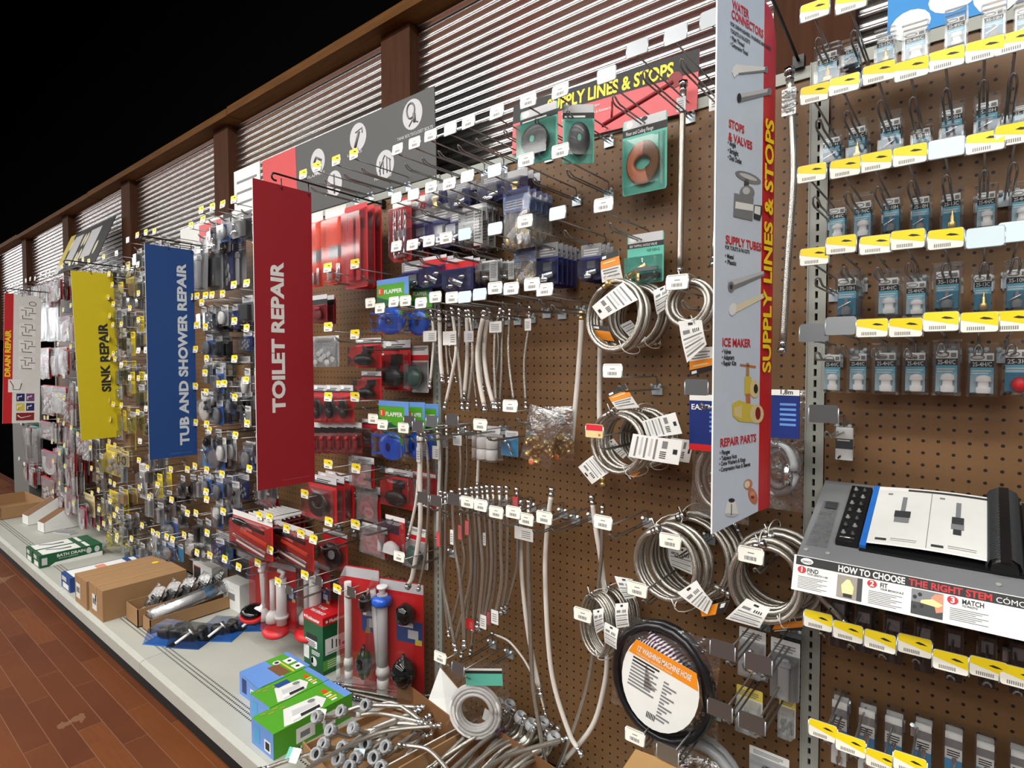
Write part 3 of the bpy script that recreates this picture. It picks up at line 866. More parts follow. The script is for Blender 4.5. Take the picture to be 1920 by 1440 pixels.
def stem(item):
    def f():
        c = MB(); c.rbox(-.36, -.94, .36, -.2, -.1, -.06, .05, 'circle')
        c.rect(-.36, -.34, .36, -.2, -.105, 'white'); c.rect(-.36, -.46, .36, -.34, -.106, 'ink'); c.rect(-.36, -.6, .36, -.46, -.106, 'stemblue'); c.rect(-.36, -.94, .36, -.6, -.106, 'stempale' if item == 'white' else 'stemdeep')
        c.disc(-.14, -.275, .22, .045, -.11, 'ink', 14); c.disc(-.14, -.275, .19, .032, -.112, 'white', 14); c.rect(.14, -.32, .32, -.24, -.11, 'greyink'); lines(c, -.32, -.58, .28, -.49, 2, 'white', -.11)
        t = MB(); t.text({'white': '2S-4H/C', 'brass': '2S-13C', 'dark': '3S-10H', 'red': '2S-3H'}[item], (0, -.115, -.44), (1, 0, 0), (0, 0, 1), .11, 'white', fit=.6, align='c', bold=.01)
        s = shell(-.5, .5, -1, -.02, .85); s.rect(-.5, -1, .5, 0, -.02, 'clear')
        i = MB()
        if item == 'white':
            i.lathe([(.2, 0), (.22, .02), (.22, .1), (.16, .12), (.16, .2), (.24, .22), (.2, .3), (.06, .33)], (.05, -.4, -.93), 'plasticwhite', sc=(1.1, 1.1, 1)); i.lathe([(.23, 0), (.23, .02)], (.05, -.4, -.72), 'rubber')
        elif item == 'brass':
            i.lathe([(.16, 0), (.2, .05), (.2, .12), (.1, .14), (.1, .26), (.05, .27), (.05, .36)], (.05, -.4, -.93), 'brass')
        elif item == 'dark':
            i.lathe([(.18, 0), (.2, .05), (.2, .14), (.09, .16), (.07, .32)], (0, -.4, -.93), 'steelprint'); i.tube([(-.3, -.6, -.8), (.2, -.6, -.68)], .02, 'chrome', 5)
        else:
            i.ball((.1, -.5, -.8), .3, .4, .13, 'red'); i.lathe([(.08, 0), (.1, .2)], (.1, -.3, -.95), 'red')
        p = MB(); p.lathe([(.1, 0), (.12, .02), (.12, .04), (.05, .05)], (-.25, -.4, -.97), 'rubber')
        return [('insert_card', c), ('part_number', t), ('clamshell', s), ('valve_stem', i), ('washer', p)]
    return f
for k in ('white', 'brass', 'dark', 'red'):
    STY['stem_' + k] = stem(k)
@style('stem_lone')
def _():
    c = MB(); c.rbox(-.42, -.95, .42, -.22, -.3, -.06, .03, 'white'); c.rect(-.42, -.7, .42, -.47, -.31, 'darkgrey'); lines(c, -.35, -.52, .35, -.47, 1, 'white', -.312)
    c.tube([(-.3, -.4, -.92), (-.15, -.4, -.86)], .03, 'black', 5)
    s = shell(-.5, .5, -1, -.02, .8)
    return [('insert_card', c), ('clamshell', s)]
@style('stem_tall')
def _():
    c = MB(); c.rbox(-.4, -.98, .4, -.12, -.12, -.06, .03, 'paper'); c.rect(-.4, -.34, .4, -.22, -.13, 'greyink'); c.rect(-.4, -.7, .4, -.5, -.13, 'lightblue'); lines(c, -.3, -.46, .3, -.36, 3, 'ink', -.135)
    s = shell(-.5, .5, -1, -.02, .9)
    i = MB(); i.lathe([(.1, 0), (.16, .03), (.16, .1), (.08, .12), (.06, .4), (.1, .42), (.1, .5)], (.05, -.45, -.95), 'chrome')
    return [('insert_card', c), ('clamshell', s), ('valve_stem', i)]
@style('stem_black')
def _():
    c = MB(); c.rbox(-.42, -.98, .42, -.1, -.12, -.06, .03, 'ink'); c.rect(-.3, -.4, .3, -.2, -.13, 'steelprint'); lines(c, -.3, -.7, .3, -.5, 3, 'greyink', -.135)
    s = shell(-.5, .5, -1, -.02, .9)
    i = MB(); i.lathe([(.12, 0), (.16, .04), (.16, .12), (.07, .14), (.06, .5)], (0, -.45, -.95), 'darkgrey')
    return [('insert_card', c), ('clamshell', s), ('valve_stem', i)]
def redhead(c, z=-.2):
    c.rect(-.5, z, .5, 0, -.045, 'circle'); c.rect(-.5, z, .5, z * .75, -.047, 'ink'); lines(c, -.4, z * .7, .3, z * .3, 2, 'ink', -.048); c.disc(-.3, z * .35, .12, -z * .25, -.049, 'white', 12)
@style('red_ball')
def _():
    c = MB(); card(c, 'red'); redhead(c); c.rect(-.22, -.5, .22, -.28, -.047, 'ink')
    i = MB(); i.ball((0, -.5, -.72), .36, .5, .2, 'rubber'); i.lathe([(.4, 0), (.42, .01), (.3, .03)], (0, -.5, -.74), 'rubber', sc=(1, 1.1, 1)); i.box(-.12, -.4, -.55, .12, -.1, -.45, 'rubber')
    return [('backing_card', c), ('flapper', i), ('blister', shell(-.44, .44, -.96, -.24, 1.05))]
@style('red_disc')
def _():
    c = MB(); card(c, 'red'); redhead(c)
    i = MB(); i.ring((0, -.5, -.62), .4, .12, 'rubber', .8, 18, (1, .62)); i.lathe([(.14, 0), (.16, .05), (.1, .1)], (0, -.3, -.62), 'rubber', (0, -1, 0))
    return [('backing_card', c), ('seal_ring', i), ('blister', shell(-.44, .44, -.96, -.26, 1))]
@style('red_ring')
def _():
    c = MB(); card(c, 'red'); redhead(c, -.15)
    i = MB(); i.ring((0, -.4, -.62), .42, .2, 'rubber', 1, 18, (1, .7)); i.lathe([(.12, 0), (.12, .2)], (0, -.3, -.62), 'plasticgrey', (0, -1, 0))
    return [('backing_card', c), ('gasket', i), ('blister', shell(-.46, .46, -.97, -.3, .9))]
@style('red_tubes')
def _():
    c = MB(); card(c, 'red'); c.rect(-.5, -.14, .5, -.04, -.046, 'paper'); c.rect(-.3, -.62, .2, -.5, -.046, 'circle')
    i = MB()
    for x in (-.25, .02, .28):
        i.cyl((x, -.5, -.2), (x, -.5, -.9), .1, 'tubeclear', 8)
    i.box(-.3, -.45, -.95, .3, -.2, -.88, 'chrome')
    return [('backing_card', c), ('refill_tube', i), ('blister', shell(-.46, .46, -.99, -.12, 1))]
@style('orange_tubes')
def _():
    c = MB(); card(c, 'brightorange'); c.rect(-.5, -.12, .5, 0, -.046, 'paper'); c.rect(-.35, -.66, .3, -.5, -.046, 'steelprint')
    i = MB(); i.box(-.3, -.5, -.95, -.05, -.2, -.8, 'chrome'); i.cyl((.2, -.4, -.75), (.2, -.4, -.97), .1, 'chrome', 8)
    return [('backing_card', c), ('tank_bolt', i), ('blister', shell(-.46, .46, -.99, -.12, 1))]
@style('red_plain')
def _():
    c = MB(); card(c, 'red'); c.rect(-.4, -.3, .4, -.08, -.046, 'darkred')
    i = MB(); i.cyl((-.12, -.4, -.15), (-.12, -.4, -.92), .12, 'red', 8); i.cyl((.2, -.4, -.15), (.2, -.4, -.92), .1, 'redheader', 8)
    return [('backing_card', c), ('cap', i), ('blister', shell(-.46, .46, -.98, -.05, .9))]
@style('red_black_slim')
def _():
    c = MB(); card(c, 'darkred'); c.rect(-.5, -.16, .5, 0, -.046, 'circle'); c.rect(-.5, -.34, .5, -.16, -.047, 'black')
    i = MB(); i.lathe([(.25, 0), (.3, .1), (.22, .3), (.12, .42)], (0, -.4, -.85), 'darkred'); i.ball((.05, -.6, -.5), .2, .3, .07, 'red')
    return [('backing_card', c), ('valve_seal', i), ('blister', shell(-.44, .44, -.97, -.36, .9))]
@style('lever_front')
def _():
    c = MB(); card(c, 'red'); c.rect(-.5, -.14, .5, 0, -.046, 'paper')
    a = MB(); a.cyl((-.2, -.6, -.42), (.44, -.6, -.56), .05, 'brightorange', 10); a.cyl((-.2, -.62, -.3), (.1, -.6, -.36), .035, 'coral', 8)
    b = MB(); b.cyl((-.4, -.6, -.6), (.42, -.6, -.78), .04, 'chrome', 10); b.cyl((-.3, -.6, -.72), (.4, -.62, -.86), .03, 'plasticwhite', 8)
    h = MB(); h.ball((-.2, -.7, -.22), .2, .4, .1, 'glossblack'); h.tube([(-.2, -.6, -.22), (.1, -.6, -.28), (.4, -.6, -.3)], .05, 'glossblack', 8); h.ball((-.36, -.7, -.86), .12, .4, .09, 'glossblack'); h.tube([(-.36, -.6, -.86), (0, -.6, -.93), (.4, -.6, -.95)], .045, 'glossblack', 8)
    return [('backing_card', c), ('orange_lever', a), ('chrome_lever', b), ('black_handle', h), ('blister', shell(-.47, .47, -.98, -.16, 1))]
@style('lever_back')
def _():
    c = MB(); card(c, 'darkred'); c.rect(-.5, -.12, .5, 0, -.046, 'paper'); c.rect(-.5, -.15, .5, -.12, -.047, 'ink')
    h = MB(); h.tube([(-.3, -.5, -.3), (.3, -.5, -.5)], .06, 'glossblack', 8); h.tube([(-.3, -.5, -.6), (.3, -.5, -.8)], .05, 'chrome', 8)
    return [('backing_card', c), ('lever', h)]
@style('red_clear')
def _():
    c = MB(); card(c, 'red'); redhead(c, -.28)
    i = MB(); i.ring((-.05, -.5, -.66), .3, .18, 'redheader', 1, 14, (1, .6)); i.ring((.12, -.6, -.76), .24, .14, 'coral', 1, 14, (1, .6))
    return [('backing_card', c), ('seal', i), ('bag', bag_shell())]
@style('green_flapper_red')
def _():
    c = MB(); card(c, 'circle'); c.rect(-.5, -.2, .5, -.0, -.046, 'paper'); c.rect(-.5, -.32, .5, -.2, -.047, 'red'); lines(c, -.4, -.1, .4, -.03, 2, 'ink', -.048)
    i = MB(); i.ball((0, -.5, -.68), .4, .5, .2, 'greenblob'); i.ring((0, -.6, -.66), .42, .3, 'greenblob', 1, 16, (1, .55))
    return [('backing_card', c), ('flapper', i), ('blister', shell(-.46, .46, -.97, -.34, 1))]
@style('purple_flapper')
def _():
    c = MB(); card(c, 'red'); c.rect(-.5, -.5, .2, -.12, -.046, 'purple'); c.rect(-.5, -.12, .5, 0, -.046, 'paper')
    i = MB(); i.lathe([(.4, 0), (.42, .03), (.36, .18), (.2, .26), (.05, .3)], (0, -.4, -.95), 'plasticwhite')
    return [('backing_card', c), ('flapper', i), ('blister', shell(-.46, .46, -.98, -.14, 1))]
@style('flapper_green')
def _():
    c = MB(); c.rbox(-.5, -.48, .5, 0, -.06, 0, .03, 'green'); c.rect(-.5, -.09, .5, 0, -.065, 'skyblue'); c.rect(.36, -.3, .5, -.09, -.066, 'skyblue'); c.poly(((-.5, -.067, -.3), (.1, -.067, -.42), (.2, -.067, -.48), (-.5, -.067, -.48)), 'darkgreen'); c.rect(-.44, -.27, -.3, -.15, -.068, 'brightorange')
    t = MB(); t.text('E', (-.42, -.075, -.245), (1, 0, 0), (0, 0, 1), .1, 'white', bold=.02); t.text('FLAPPER', (-.26, -.072, -.26), (1, 0, 0), (0, 0, 1), .1, 'white', fit=.56, bold=.02)
    i = MB(); i.lathe([(.02, -.02), (.42, 0), (.44, .04), (.3, .1), (.1, .13)], (.05, -.3, -.76), 'plasticblue', (0, -1, 0), 18, (1, 3, .55)); i.box(-.5, -.4, -.62, .0, -.3, -.58, 'plasticblue'); i.box(-.45, -.4, -.92, .0, -.3, -.88, 'plasticblue'); i.lathe([(.07, 0), (.07, .05)], (.05, -.7, -.76), 'navy', (0, -1, 0), 10)
    g = MB(); g.box(.05, -.5, -.72, .45, -.45, -.6, 'green')
    s = shell(-.48, .48, -1, -.5, .95)
    return [('header_card', c), ('lettering', t), ('flapper', i), ('float_clip', g), ('blister', s)]
@style('navy')
def _():
    c = MB(); card(c, 'navy'); c.rect(-.5, -.34, .5, 0, -.046, 'greyink'); lines(c, -.36, -.3, .36, -.1, 3, 'circle', -.05); c.rect(-.2, -.66, .2, -.46, -.048, 'steelprint')
    i = MB(); i.lathe([(.16, 0), (.2, .04), (.2, .1), (.12, .12), (.12, .2)], (-.08, -.4, -.95), 'chrome'); i.cyl((-.3, -.4, -.82), (.36, -.5, -.78), .07, 'chrome', 8)
    return [('backing_card', c), ('valve', i), ('blister', shell(-.46, .46, -.98, -.4, 1))]
@style('navy_red')
def _():
    c = MB(); card(c, 'navy'); c.rect(-.5, -.3, .5, -.1, -.046, 'red'); c.rect(-.5, -.1, .5, 0, -.046, 'circle')
    i = MB(); i.cyl((-.25, -.5, -.62), (.2, -.5, -.85), .09, 'chrome', 8); i.ball((.2, -.5, -.6), .12, .3, .08, 'chrome'); i.ball((-.2, -.6, -.85), .12, .3, .08, 'chrome')
    return [('backing_card', c), ('valve', i), ('blister', shell(-.46, .46, -.98, -.34, 1))]
@style('navy_brass')
def _():
    c = MB(); card(c, 'navy'); c.rect(-.5, -.3, .5, 0, -.046, 'circle')
    i = MB(); i.lathe([(.14, 0), (.18, .06), (.12, .1), (.14, .3), (.2, .34), (.2, .42)], (0, -.5, -.9), 'brass')
    return [('backing_card', c), ('fitting', i), ('blister', shell(-.46, .46, -.98, -.3, 1))]
@style('clear_paper')
def _():
    c = MB(); c.rbox(-.5, -.4, .5, 0, -.05, 0, .03, 'circle'); lines(c, -.4, -.34, .4, -.08, 4, 'greyink', -.055)
    p = MB(); p.box(.1, -.6, -.95, .45, -.56, -.1, 'paper'); lines(p, .14, -.8, .4, -.2, 9, 'greyink', -.61)
    i = MB(); i.ball((-.15, -.4, -.75), .2, .4, .12, 'chrome'); i.lathe([(.1, 0), (.12, .2)], (-.2, -.5, -.95), 'rubber')
    return [('header_card', c), ('leaflet', p), ('fitting', i), ('blister', shell(-.48, .48, -1, -.1, 1))]
@style('blue_bag')
def _():
    c = MB(); c.rbox(-.48, -.4, .48, -.02, -.55, -.5, .02, 'skyblue'); c.rect(-.48, -.12, .48, -.02, -.56, 'deepblue'); lines(c, -.4, -.36, .3, -.18, 4, 'white', -.565)
    i = MB()
    for a in range(7):
        i.lathe([(.09, 0), (.11, .03), (.1, .14)], (-.3 + .11 * a, -.5, -.95 + .06 * (a % 4)), 'brass' if a % 3 == 0 else 'plasticwhite', (random.uniform(-.6, .6), -.5, 1), 9)
    return [('header_card', c), ('fitting', i), ('bag', bag_shell())]
@style('teal_ring')
def _():
    c = MB(); card(c, 'teal', r=.05); c.rect(-.47, -.14, .47, -.0, -.046, 'circle'); c.rect(-.5, -.24, .5, -.14, -.047, 'ink'); c.disc(-.34, -.07, .1, .055, -.05, 'paper', 16); lines(c, -.44, -.22, .3, -.16, 1, 'white', -.05)
    i = MB(); i.lathe([(.08, 0), (.32, .02), (.35, .25), (.31, .4), (.1, .42)], (0, -.15, -.63), 'rubber', (0, -1, 0), 22, (1, 2, .82)); i.lathe([(.06, 0), (.06, .1)], (0, -.95, -.63), 'teal', (0, -1, 0), 10)
    return [('backing_card', c), ('rubber_washer', i), ('blister', shell(-.46, .46, -.98, -.27, 1.2))]
@style('teal_flange')
def _():
    c = MB(); card(c, 'teal', r=.05); c.rect(-.47, -.12, .47, -.0, -.046, 'circle'); c.rect(-.5, -.22, .5, -.12, -.047, 'ink'); c.disc(-.34, -.06, .08, .05, -.05, 'paper', 16)
    t = MB(); t.text('Floor and Ceiling Flange', (-.42, -.052, -.2), (1, 0, 0), (0, 0, 1), .07, 'white', fit=.62)
    i = MB(); i.ring((.0, -.35, -.62), .38, .18, 'copper', 1, 26, (1, .66)); i.tube([(.28 * math.cos(a), -.4, -.62 + .28 * .66 * math.sin(a)) for a in (-1.2, -.8, -.4, 0, .4, .8, 1.2, 1.5)], .11, 'kraftdark', 6)
    h = MB(); h.disc(.0, -.03, .07, .03, -.052, 'ink', 14)
    return [('backing_card', c), ('lettering', t), ('flange', i), ('hang_hole', h), ('blister', shell(-.46, .46, -.98, -.25, .9))]
@style('teal_valve')
def _():
    c = MB(); card(c, 'teal', r=.05); c.rect(-.47, -.18, .47, -.0, -.046, 'circle'); c.rect(-.5, -.28, .5, -.18, -.047, 'ink'); c.disc(-.34, -.09, .1, .06, -.05, 'paper', 16)
    t = MB(); t.text('SELF TAPPING SADDLE VALVE', (-.44, -.052, -.26), (1, 0, 0), (0, 0, 1), .07, 'white', fit=.76); t.text('NSF NSF-G', (.05, -.052, -.38), (1, 0, 0), (0, 0, 1), .08, 'ink', fit=.34)
    i = MB(); i.cyl((-.4, -.5, -.86), (.1, -.5, -.66), .06, 'brass', 8); i.cyl((-.1, -.6, -.98), (-.1, -.6, -.82), .06, 'brass', 8); i.box(-.15, -.6, -.78, .42, -.3, -.7, 'chrome'); i.box(-.1, -.5, -.92, .45, -.2, -.84, 'rubber'); i.cyl((.0, -.5, -.7), (.0, -.5, -.52), .03, 'chrome', 6)
    return [('backing_card', c), ('lettering', t), ('saddle_valve', i), ('blister', shell(-.46, .46, -.99, -.45, 1))]
def simple(bg, head, item, ik, shellkey='clear'):
    def f():
        c = MB(); card(c, bg); c.rect(-.5, -.24, .5, 0, -.046, head); lines(c, -.4, -.2, .35, -.06, 3, 'greyink', -.05)
        i = MB()
        if item == 'ball':
            i.ball((0, -.5, -.64), .34, .45, .24, ik)
        elif item == 'disc':
            i.lathe([(.1, 0), (.4, .05), (.38, .3), (.1, .4)], (0, -.2, -.62), ik, (0, -1, 0), 16, (1, 2, .8))
        elif item == 'block':
            i.box(-.36, -.8, -.92, .36, -.1, -.36, ik)
        elif item == 'bits':
            for a in range(8):
                i.lathe([(.07, 0), (.1, .03), (.08, .12)], (-.3 + .09 * a, -.5, -.9 + .09 * ((a * 3) % 5)), ik, (random.uniform(-.8, .8), -.4, 1), 8)
        elif item == 'pipe':
            i.cyl((0, -.5, -.28), (0, -.5, -.95), .2, ik, 10); i.lathe([(.27, 0), (.27, .08)], (0, -.5, -.4), ik)
        elif item == 'trap':
            i.tube(smooth_pts([(-.3, -.5, -.3), (-.3, -.5, -.75), (0, -.5, -.92), (.28, -.5, -.75), (.3, -.5, -.5)], 4), .12, ik, 8)
        elif item == 'lever':
            i.cyl((-.2, -.5, -.4), (.2, -.4, -.9), .07, ik, 8); i.ball((-.2, -.5, -.4), .16, .4, .1, ik)
        elif item == 'handle':
            i.lathe([(.3, 0), (.34, .1), (.2, .18), (.1, .3)], (0, -.5, -.85), ik, n=6); i.ball((0, -.5, -.45), .14, .3, .1, ik)
        elif item == 'coilring':
            i.ring((0, -.5, -.6), .4, .26, ik, 1, 18, (1, .75))
        parts = [('backing_card', c), ('contents', i)]
        parts.append(('bag', bag_shell()) if shellkey == 'bag' else ('blister', shell(-.46, .46, -.98, -.26, 1)))
        return parts
    return f
for nm, a in dict(dark_ball=('darkgrey', 'circle', 'ball', 'rubber'), dark_block=('ink', 'greyink', 'block', 'black'), dark_handle=('greyink', 'circle', 'handle', 'black'), clear_chrome=('circle', 'paper', 'handle', 'chrome'), blue_chrome=('blue', 'circle', 'disc', 'steelprint'), blue_dark=('lightblue', 'circle', 'lever', 'chrome'),
        navy_plain=('deepblue', 'circle', 'bits', 'steelprint'), white_disc=('circle', 'paper', 'disc', 'plasticwhite'), grey_disc=('greyink', 'circle', 'disc', 'tapered'), ivory_block=('lightblue', 'circle', 'block', 'ivory'), white_blue=('paper', 'white', 'block', 'blue'), yellow_block=('dullyellow', 'dullyellow', 'block', 'tan'), yellow_bits=('yellow', 'yellow', 'bits', 'plasticgrey'),
        yellow_ring=('cream', 'cream', 'coilring', 'darkgrey'), clear_grey=('steelprint', 'circle', 'pipe', 'plasticgrey'), olive_lever=('olive', 'circle', 'lever', 'chrome'), red_pipe=('red', 'paper', 'pipe', 'plasticwhite', 'bag'), red_trap=('red', 'red', 'trap', 'plasticwhite', 'bag'), white_pipe=('paper', 'red', 'pipe', 'plasticwhite', 'bag'), pink_trap=('pink', 'pink', 'trap', 'plasticwhite', 'bag'), red_bits=('red', 'redheader', 'bits', 'plasticwhite', 'bag'),
        teal_pipe=('steelprint', 'teal', 'pipe', 'plasticgrey', 'bag'), white_bits=('circle', 'paper', 'bits', 'plasticwhite', 'bag'), black_lever=('red', 'paper', 'lever', 'black'), orange_lever=('red', 'paper', 'lever', 'brightorange'), wide_white=('circle', 'paper', 'bits', 'white', 'bag'), beige_block=('kraftdark', 'circle', 'block', 'tan'), slate=('steelprint', 'circle', 'block', 'darkgrey'), yellow_pack=('paper', 'dullyellow', 'bits', 'plasticgrey')).items():
    STY[nm] = simple(*a)
PM = {}
NAMES = {'faucet stem packs': 'stem_pack', 'dark stem packs under the tray': 'stem_pack', 'tall stem packs in the bottom row': 'stem_pack', 'teal carded washers': 'washer_card', 'red tube packs by the upright': 'tube_pack', 'navy valve packs': 'valve_pack', 'blue headed fitting bags': 'fitting_pack',
    'green and blue flapper packs': 'flapper_pack', 'red toilet repair packs': 'toilet_part_pack', 'tank lever packs on one hook': 'lever_pack', 'packs of the tub section': 'shower_part_pack', 'larger tub and shower packs': 'shower_part_pack', 'packs of the sink section': 'sink_part_pack',
    'larger sink repair packs': 'sink_part_pack', 'packs of the drain section': 'drain_part_bag', 'larger drain repair bags': 'drain_part_bag', 'grey pipe bags': 'pipe_bag'}
def pack(sty, x, y, z, w, h, d, label, group=None, cat='pack', rz=0, ry=0, rx=0, name='blister_pack'):
    name = NAMES.get(group, name)
    if sty not in PM:
        random.seed(sty)
        PM[sty] = [(n, mb.mesh(n)) for n, mb in STY[sty]() if mb.f]
    r = thing(name, label, cat, (x, y, z), group, rz, rx, ry)
    r.scale = (w, d, h)
    for n, me in PM[sty]:
        link(n, me, r)
    return r
def P(sty, box, y, label, group=None, d=.03, rz=0, ry=0, copies=0, step=.03, behind='', rx=0):
    l, t, rr, b = box
    cy, cx = (t + b) / 2, (l + rr) / 2
    x0, x1 = at(l, cy, y).x, at(rr, cy, y).x
    z1, z0 = at(cx, t, y).z, at(cx, b, y).z
    for i in range(copies + 1):
        lb = label if i == 0 else '%s %s' % (behind, 'second from front' if i == 1 else ORD[i + 1] + ' from front')
        pack(sty, (x0 + x1) / 2, y + i * step, z1, x1 - x0, z1 - z0, d, lb, group, rz=rz + (random.uniform(-.06, .06) if i else 0), ry=ry, rx=rx)

# ---------------------------------------------------------------- faucet stem packs (right)
RP = [('1', 'top', '1527,83,1576,163,brass 1579,75,1614,130,dark 1639,55,1681,125,brass 1690,44,1742,120,white 1770,17,1815,95,white 1839,6,1888,80,dark 1900,0,1950,75,dark'),
      ('2', 'second', '1538,246,1580,312,dark 1586,222,1628,305,brass 1645,207,1694,296,dark 1706,230,1749,292,dark 1759,190,1811,268,dark 1823,175,1878,260,dark 1892,185,1945,250,dark'),
      ('3', 'third', '1550,375,1590,452,white 1596,360,1639,450,white 1651,355,1692,440,dark 1705,352,1748,440,dark 1761,346,1807,436,brass 1826,343,1872,432,white 1891,338,1940,425,white'),
      ('4', 'fourth', '1565,503,1612,597,dark 1641,503,1691,595,white 1693,512,1742,595,white 1747,490,1806,584,dark 1821,497,1865,588,brass 1880,486,1935,584,dark'),
      ('5', 'fifth', '1541,647,1581,737,white 1588,645,1630,737,white 1634,642,1686,740,white 1691,642,1742,740,white 1747,636,1803,742,white 1811,642,1872,744,white 1876,634,1938,742,red')]
for k, nm, dat in RP:
    for i, t in enumerate(dat.split()):
        l, tp, r_, b, it = t.split(',')
        cp = {'4': [4, 1, 1, 2, 0, 1], '1': [1, 2, 2, 2, 2, 2, 1], '5': [0, 0, 1, 0, 1, 0, 0]}.get(k, [1] * 7)[i]
        yy = {'1': -.12, '4': -.12}.get(k, -.06)
        what = dict(white='white capped', brass='brass', dark='grey', red='red knobbed')[it]
        P('stem_' + it, (float(l), float(tp), float(r_), float(b)), yy, 'front clear pack of a %s faucet stem, %s from left in %s row' % (what, ORD[i + 1], nm), 'faucet stem packs', .022, copies=cp, step=.021, behind='faucet stem pack, %s hook of the %s row,' % (ORD[i + 1], nm))
P('stem_lone', (1565, 783, 1604, 866), -.04, 'lone clear pack with white and dark bands above the stem guide tray', None, .025)
for i, (l, t, r_, b) in enumerate(((1555, 1110, 1590, 1215), (1602, 1128, 1638, 1225), (1655, 1140, 1695, 1245), (1712, 1155, 1752, 1262), (1770, 1165, 1808, 1280), (1832, 1180, 1870, 1290), (1890, 1192, 1930, 1305))):
    P('stem_black', (l, t, r_, b), -.08, 'front dark faucet stem pack, %s from left in row under the guide tray' % ORD[i + 1], 'dark stem packs under the tray', .022, copies=2, step=.023, behind='dark stem pack under the tray, %s hook,' % ORD[i + 1])
for i, (l, t, r_, b) in enumerate(((1556, 1297, 1592, 1436), (1606, 1313, 1644, 1448), (1655, 1327, 1695, 1462), (1711, 1340, 1750, 1476), (1767, 1356, 1808, 1490), (1826, 1375, 1868, 1505), (1890, 1392, 1932, 1520))):
    P('stem_tall', (l, t, r_, b), -.06, 'front tall clear faucet stem pack, %s from left in bottom row' % ORD[i + 1], 'tall stem packs in the bottom row', .022, copies=1, step=.023, behind='tall stem pack in the bottom row, %s hook,' % ORD[i + 1])

# stem guide tray
TX = -.268
r = thing('guide_tray', 'grey sloping tray with white panel lettered HOW TO CHOOSE THE RIGHT STEM', 'display tray', (TX, -.001, 1.165))
TW = .75
S1, S2, S3 = V((0, -.004, 0)), V((0, -.262, -.105)), V((0, -.286, -.166))
def on(x, a, lift=.0):
    """point on the sloping top: a 0 at the back, 1 at the front"""
    n = V((0, -.105, .262)).normalized()
    q = S1.lerp(S2, a) + n * lift
    return V((x, q.y, q.z))
m = MB()
m.poly((on(0, 0), on(0, 1), on(TW, 1), on(TW, 0)), 'traygrey')
m.poly((on(0, 0), V((0, -.004, -.02)), V((0, -.25, -.13)), S2), 'traygrey')
m.poly((V((0, -.004, 0)), V((TW, -.004, 0)), V((TW, -.004, -.03)), V((0, -.004, -.03))), 'traygrey')
m.poly((V((0, -.004, -.03)), V((TW, -.004, -.03)), V((TW, -.262, -.12)), V((0, -.262, -.12))), 'traygrey')
for x in (.012, .05, .3):
    m.lathe([(.004, 0), (.004, .002)], on(x, .93), 'rail', (0, -.37, .93), 8)
m.obj('tray_top', r)
m = MB()
def fp(x, a, lift=0.0):
    n = V((0, -.93, .37))
    q = S2.lerp(S3, a) + n * (.0015 + lift)
    return V((x, q.y, q.z))
m.poly((fp(-.004, 0, -.0015), fp(-.004, 1, -.0015), fp(TW, 1, -.0015), fp(TW, 0, -.0015)), 'traygrey')
m.poly((fp(-.004, 0), fp(-.004, 1), fp(TW, 1), fp(TW, 0)), 'white')
m.poly((fp(0.0, .02, .0004), fp(0.0, .27, .0004), fp(TW, .27, .0004), fp(TW, .02, .0004)), 'ink')
m.obj('front_panel', r)
R3, U3 = V((1, 0, 0)), (S2 - S3).normalized()
m = MB()
def ft(t, x, a, size, key, fit=None, bold=.02):
    m.text(t, fp(x, a, .0008), R3, U3, size, key, 1, bold, fit=fit)
ft('HOW TO CHOOSE', .072, .235, .0155, 'white', .103, .03); ft('THE RIGHT STEM', .18, .235, .0155, 'red', .112, .03); ft('C\u00d3MO ELEGIR EL V\u00c1STAGO', .297, .235, .012, 'white', .15, .0)
ft('FIND', .021, .44, .011, 'ink', .019, .02); ft('YOUR LENGTH 1-100', .021, .51, .0045, 'ink', .035); ft('FIT', .139, .44, .011, 'ink', .011, .02); ft('YOUR BROACH A-Z', .139, .51, .0045, 'ink', .035); ft('MATCH', .254, .44, .011, 'ink', .028, .02); ft('TO PHOTO', .254, .51, .0045, 'ink', .02)
for t, x in (('1', .0115), ('2', .1265), ('3', .2415)):
    m.text(t, fp(x, .46, .0014), R3, U3, .013, 'white', 1, .03, 'c')
for x, n in ((.006, 8), (.122, 8), (.238, 7)):
    for i in range(n):
        a = .58 + i * .045
        m.poly((fp(x, a, .0006), fp(x, a + .016, .0006), fp(x + .05 - .008 * (i % 3), a + .016, .0006), fp(x + .05 - .008 * (i % 3), a, .0006)), 'greyink')
m.obj('lettering', r)
m = MB()
for x in (.0115, .1265, .2415):
    m.poly([fp(x + .0075 * math.cos(6.28 * i / 18), .395 - .1 * math.sin(6.28 * i / 18), .0009) for i in range(18)], 'red')
m.poly([fp(.019 + .011 * math.cos(6.28 * i / 18), .14 - .09 * math.sin(6.28 * i / 18), .0009) for i in range(18)], 'white')
m.text('DANCO', fp(.011, .185, .0013), R3, U3, .006, 'ink', 1, .02, fit=.016)
m.obj('printed_badge', r)
m = MB()
def pic(x0, x1, a0, a1, key, lift=.0009):
    m.poly((fp(x0, a0, lift), fp(x0, a1, lift), fp(x1, a1, lift), fp(x1, a0, lift)), key)
pic(.072, .112, .32, .93, 'tapered'); pic(.104, .112, .32, .93, 'darkgrey', .0011); m.poly([fp(x, a, .0013) for x, a in ((.081, .8), (.079, .6), (.087, .42), (.092, .42), (.099, .6), (.098, .8))], 'brass'); pic(.083, .097, .8, .9, 'ink', .0013); pic(.0865, .0895, .45, .78, 'ivory', .0015)
m.obj('printed_photo', r)
m = MB()
pic(.185, .229, .3, .93, 'steelprint'); pic(.185, .229, .62, .93, 'darkgrey', .0011)
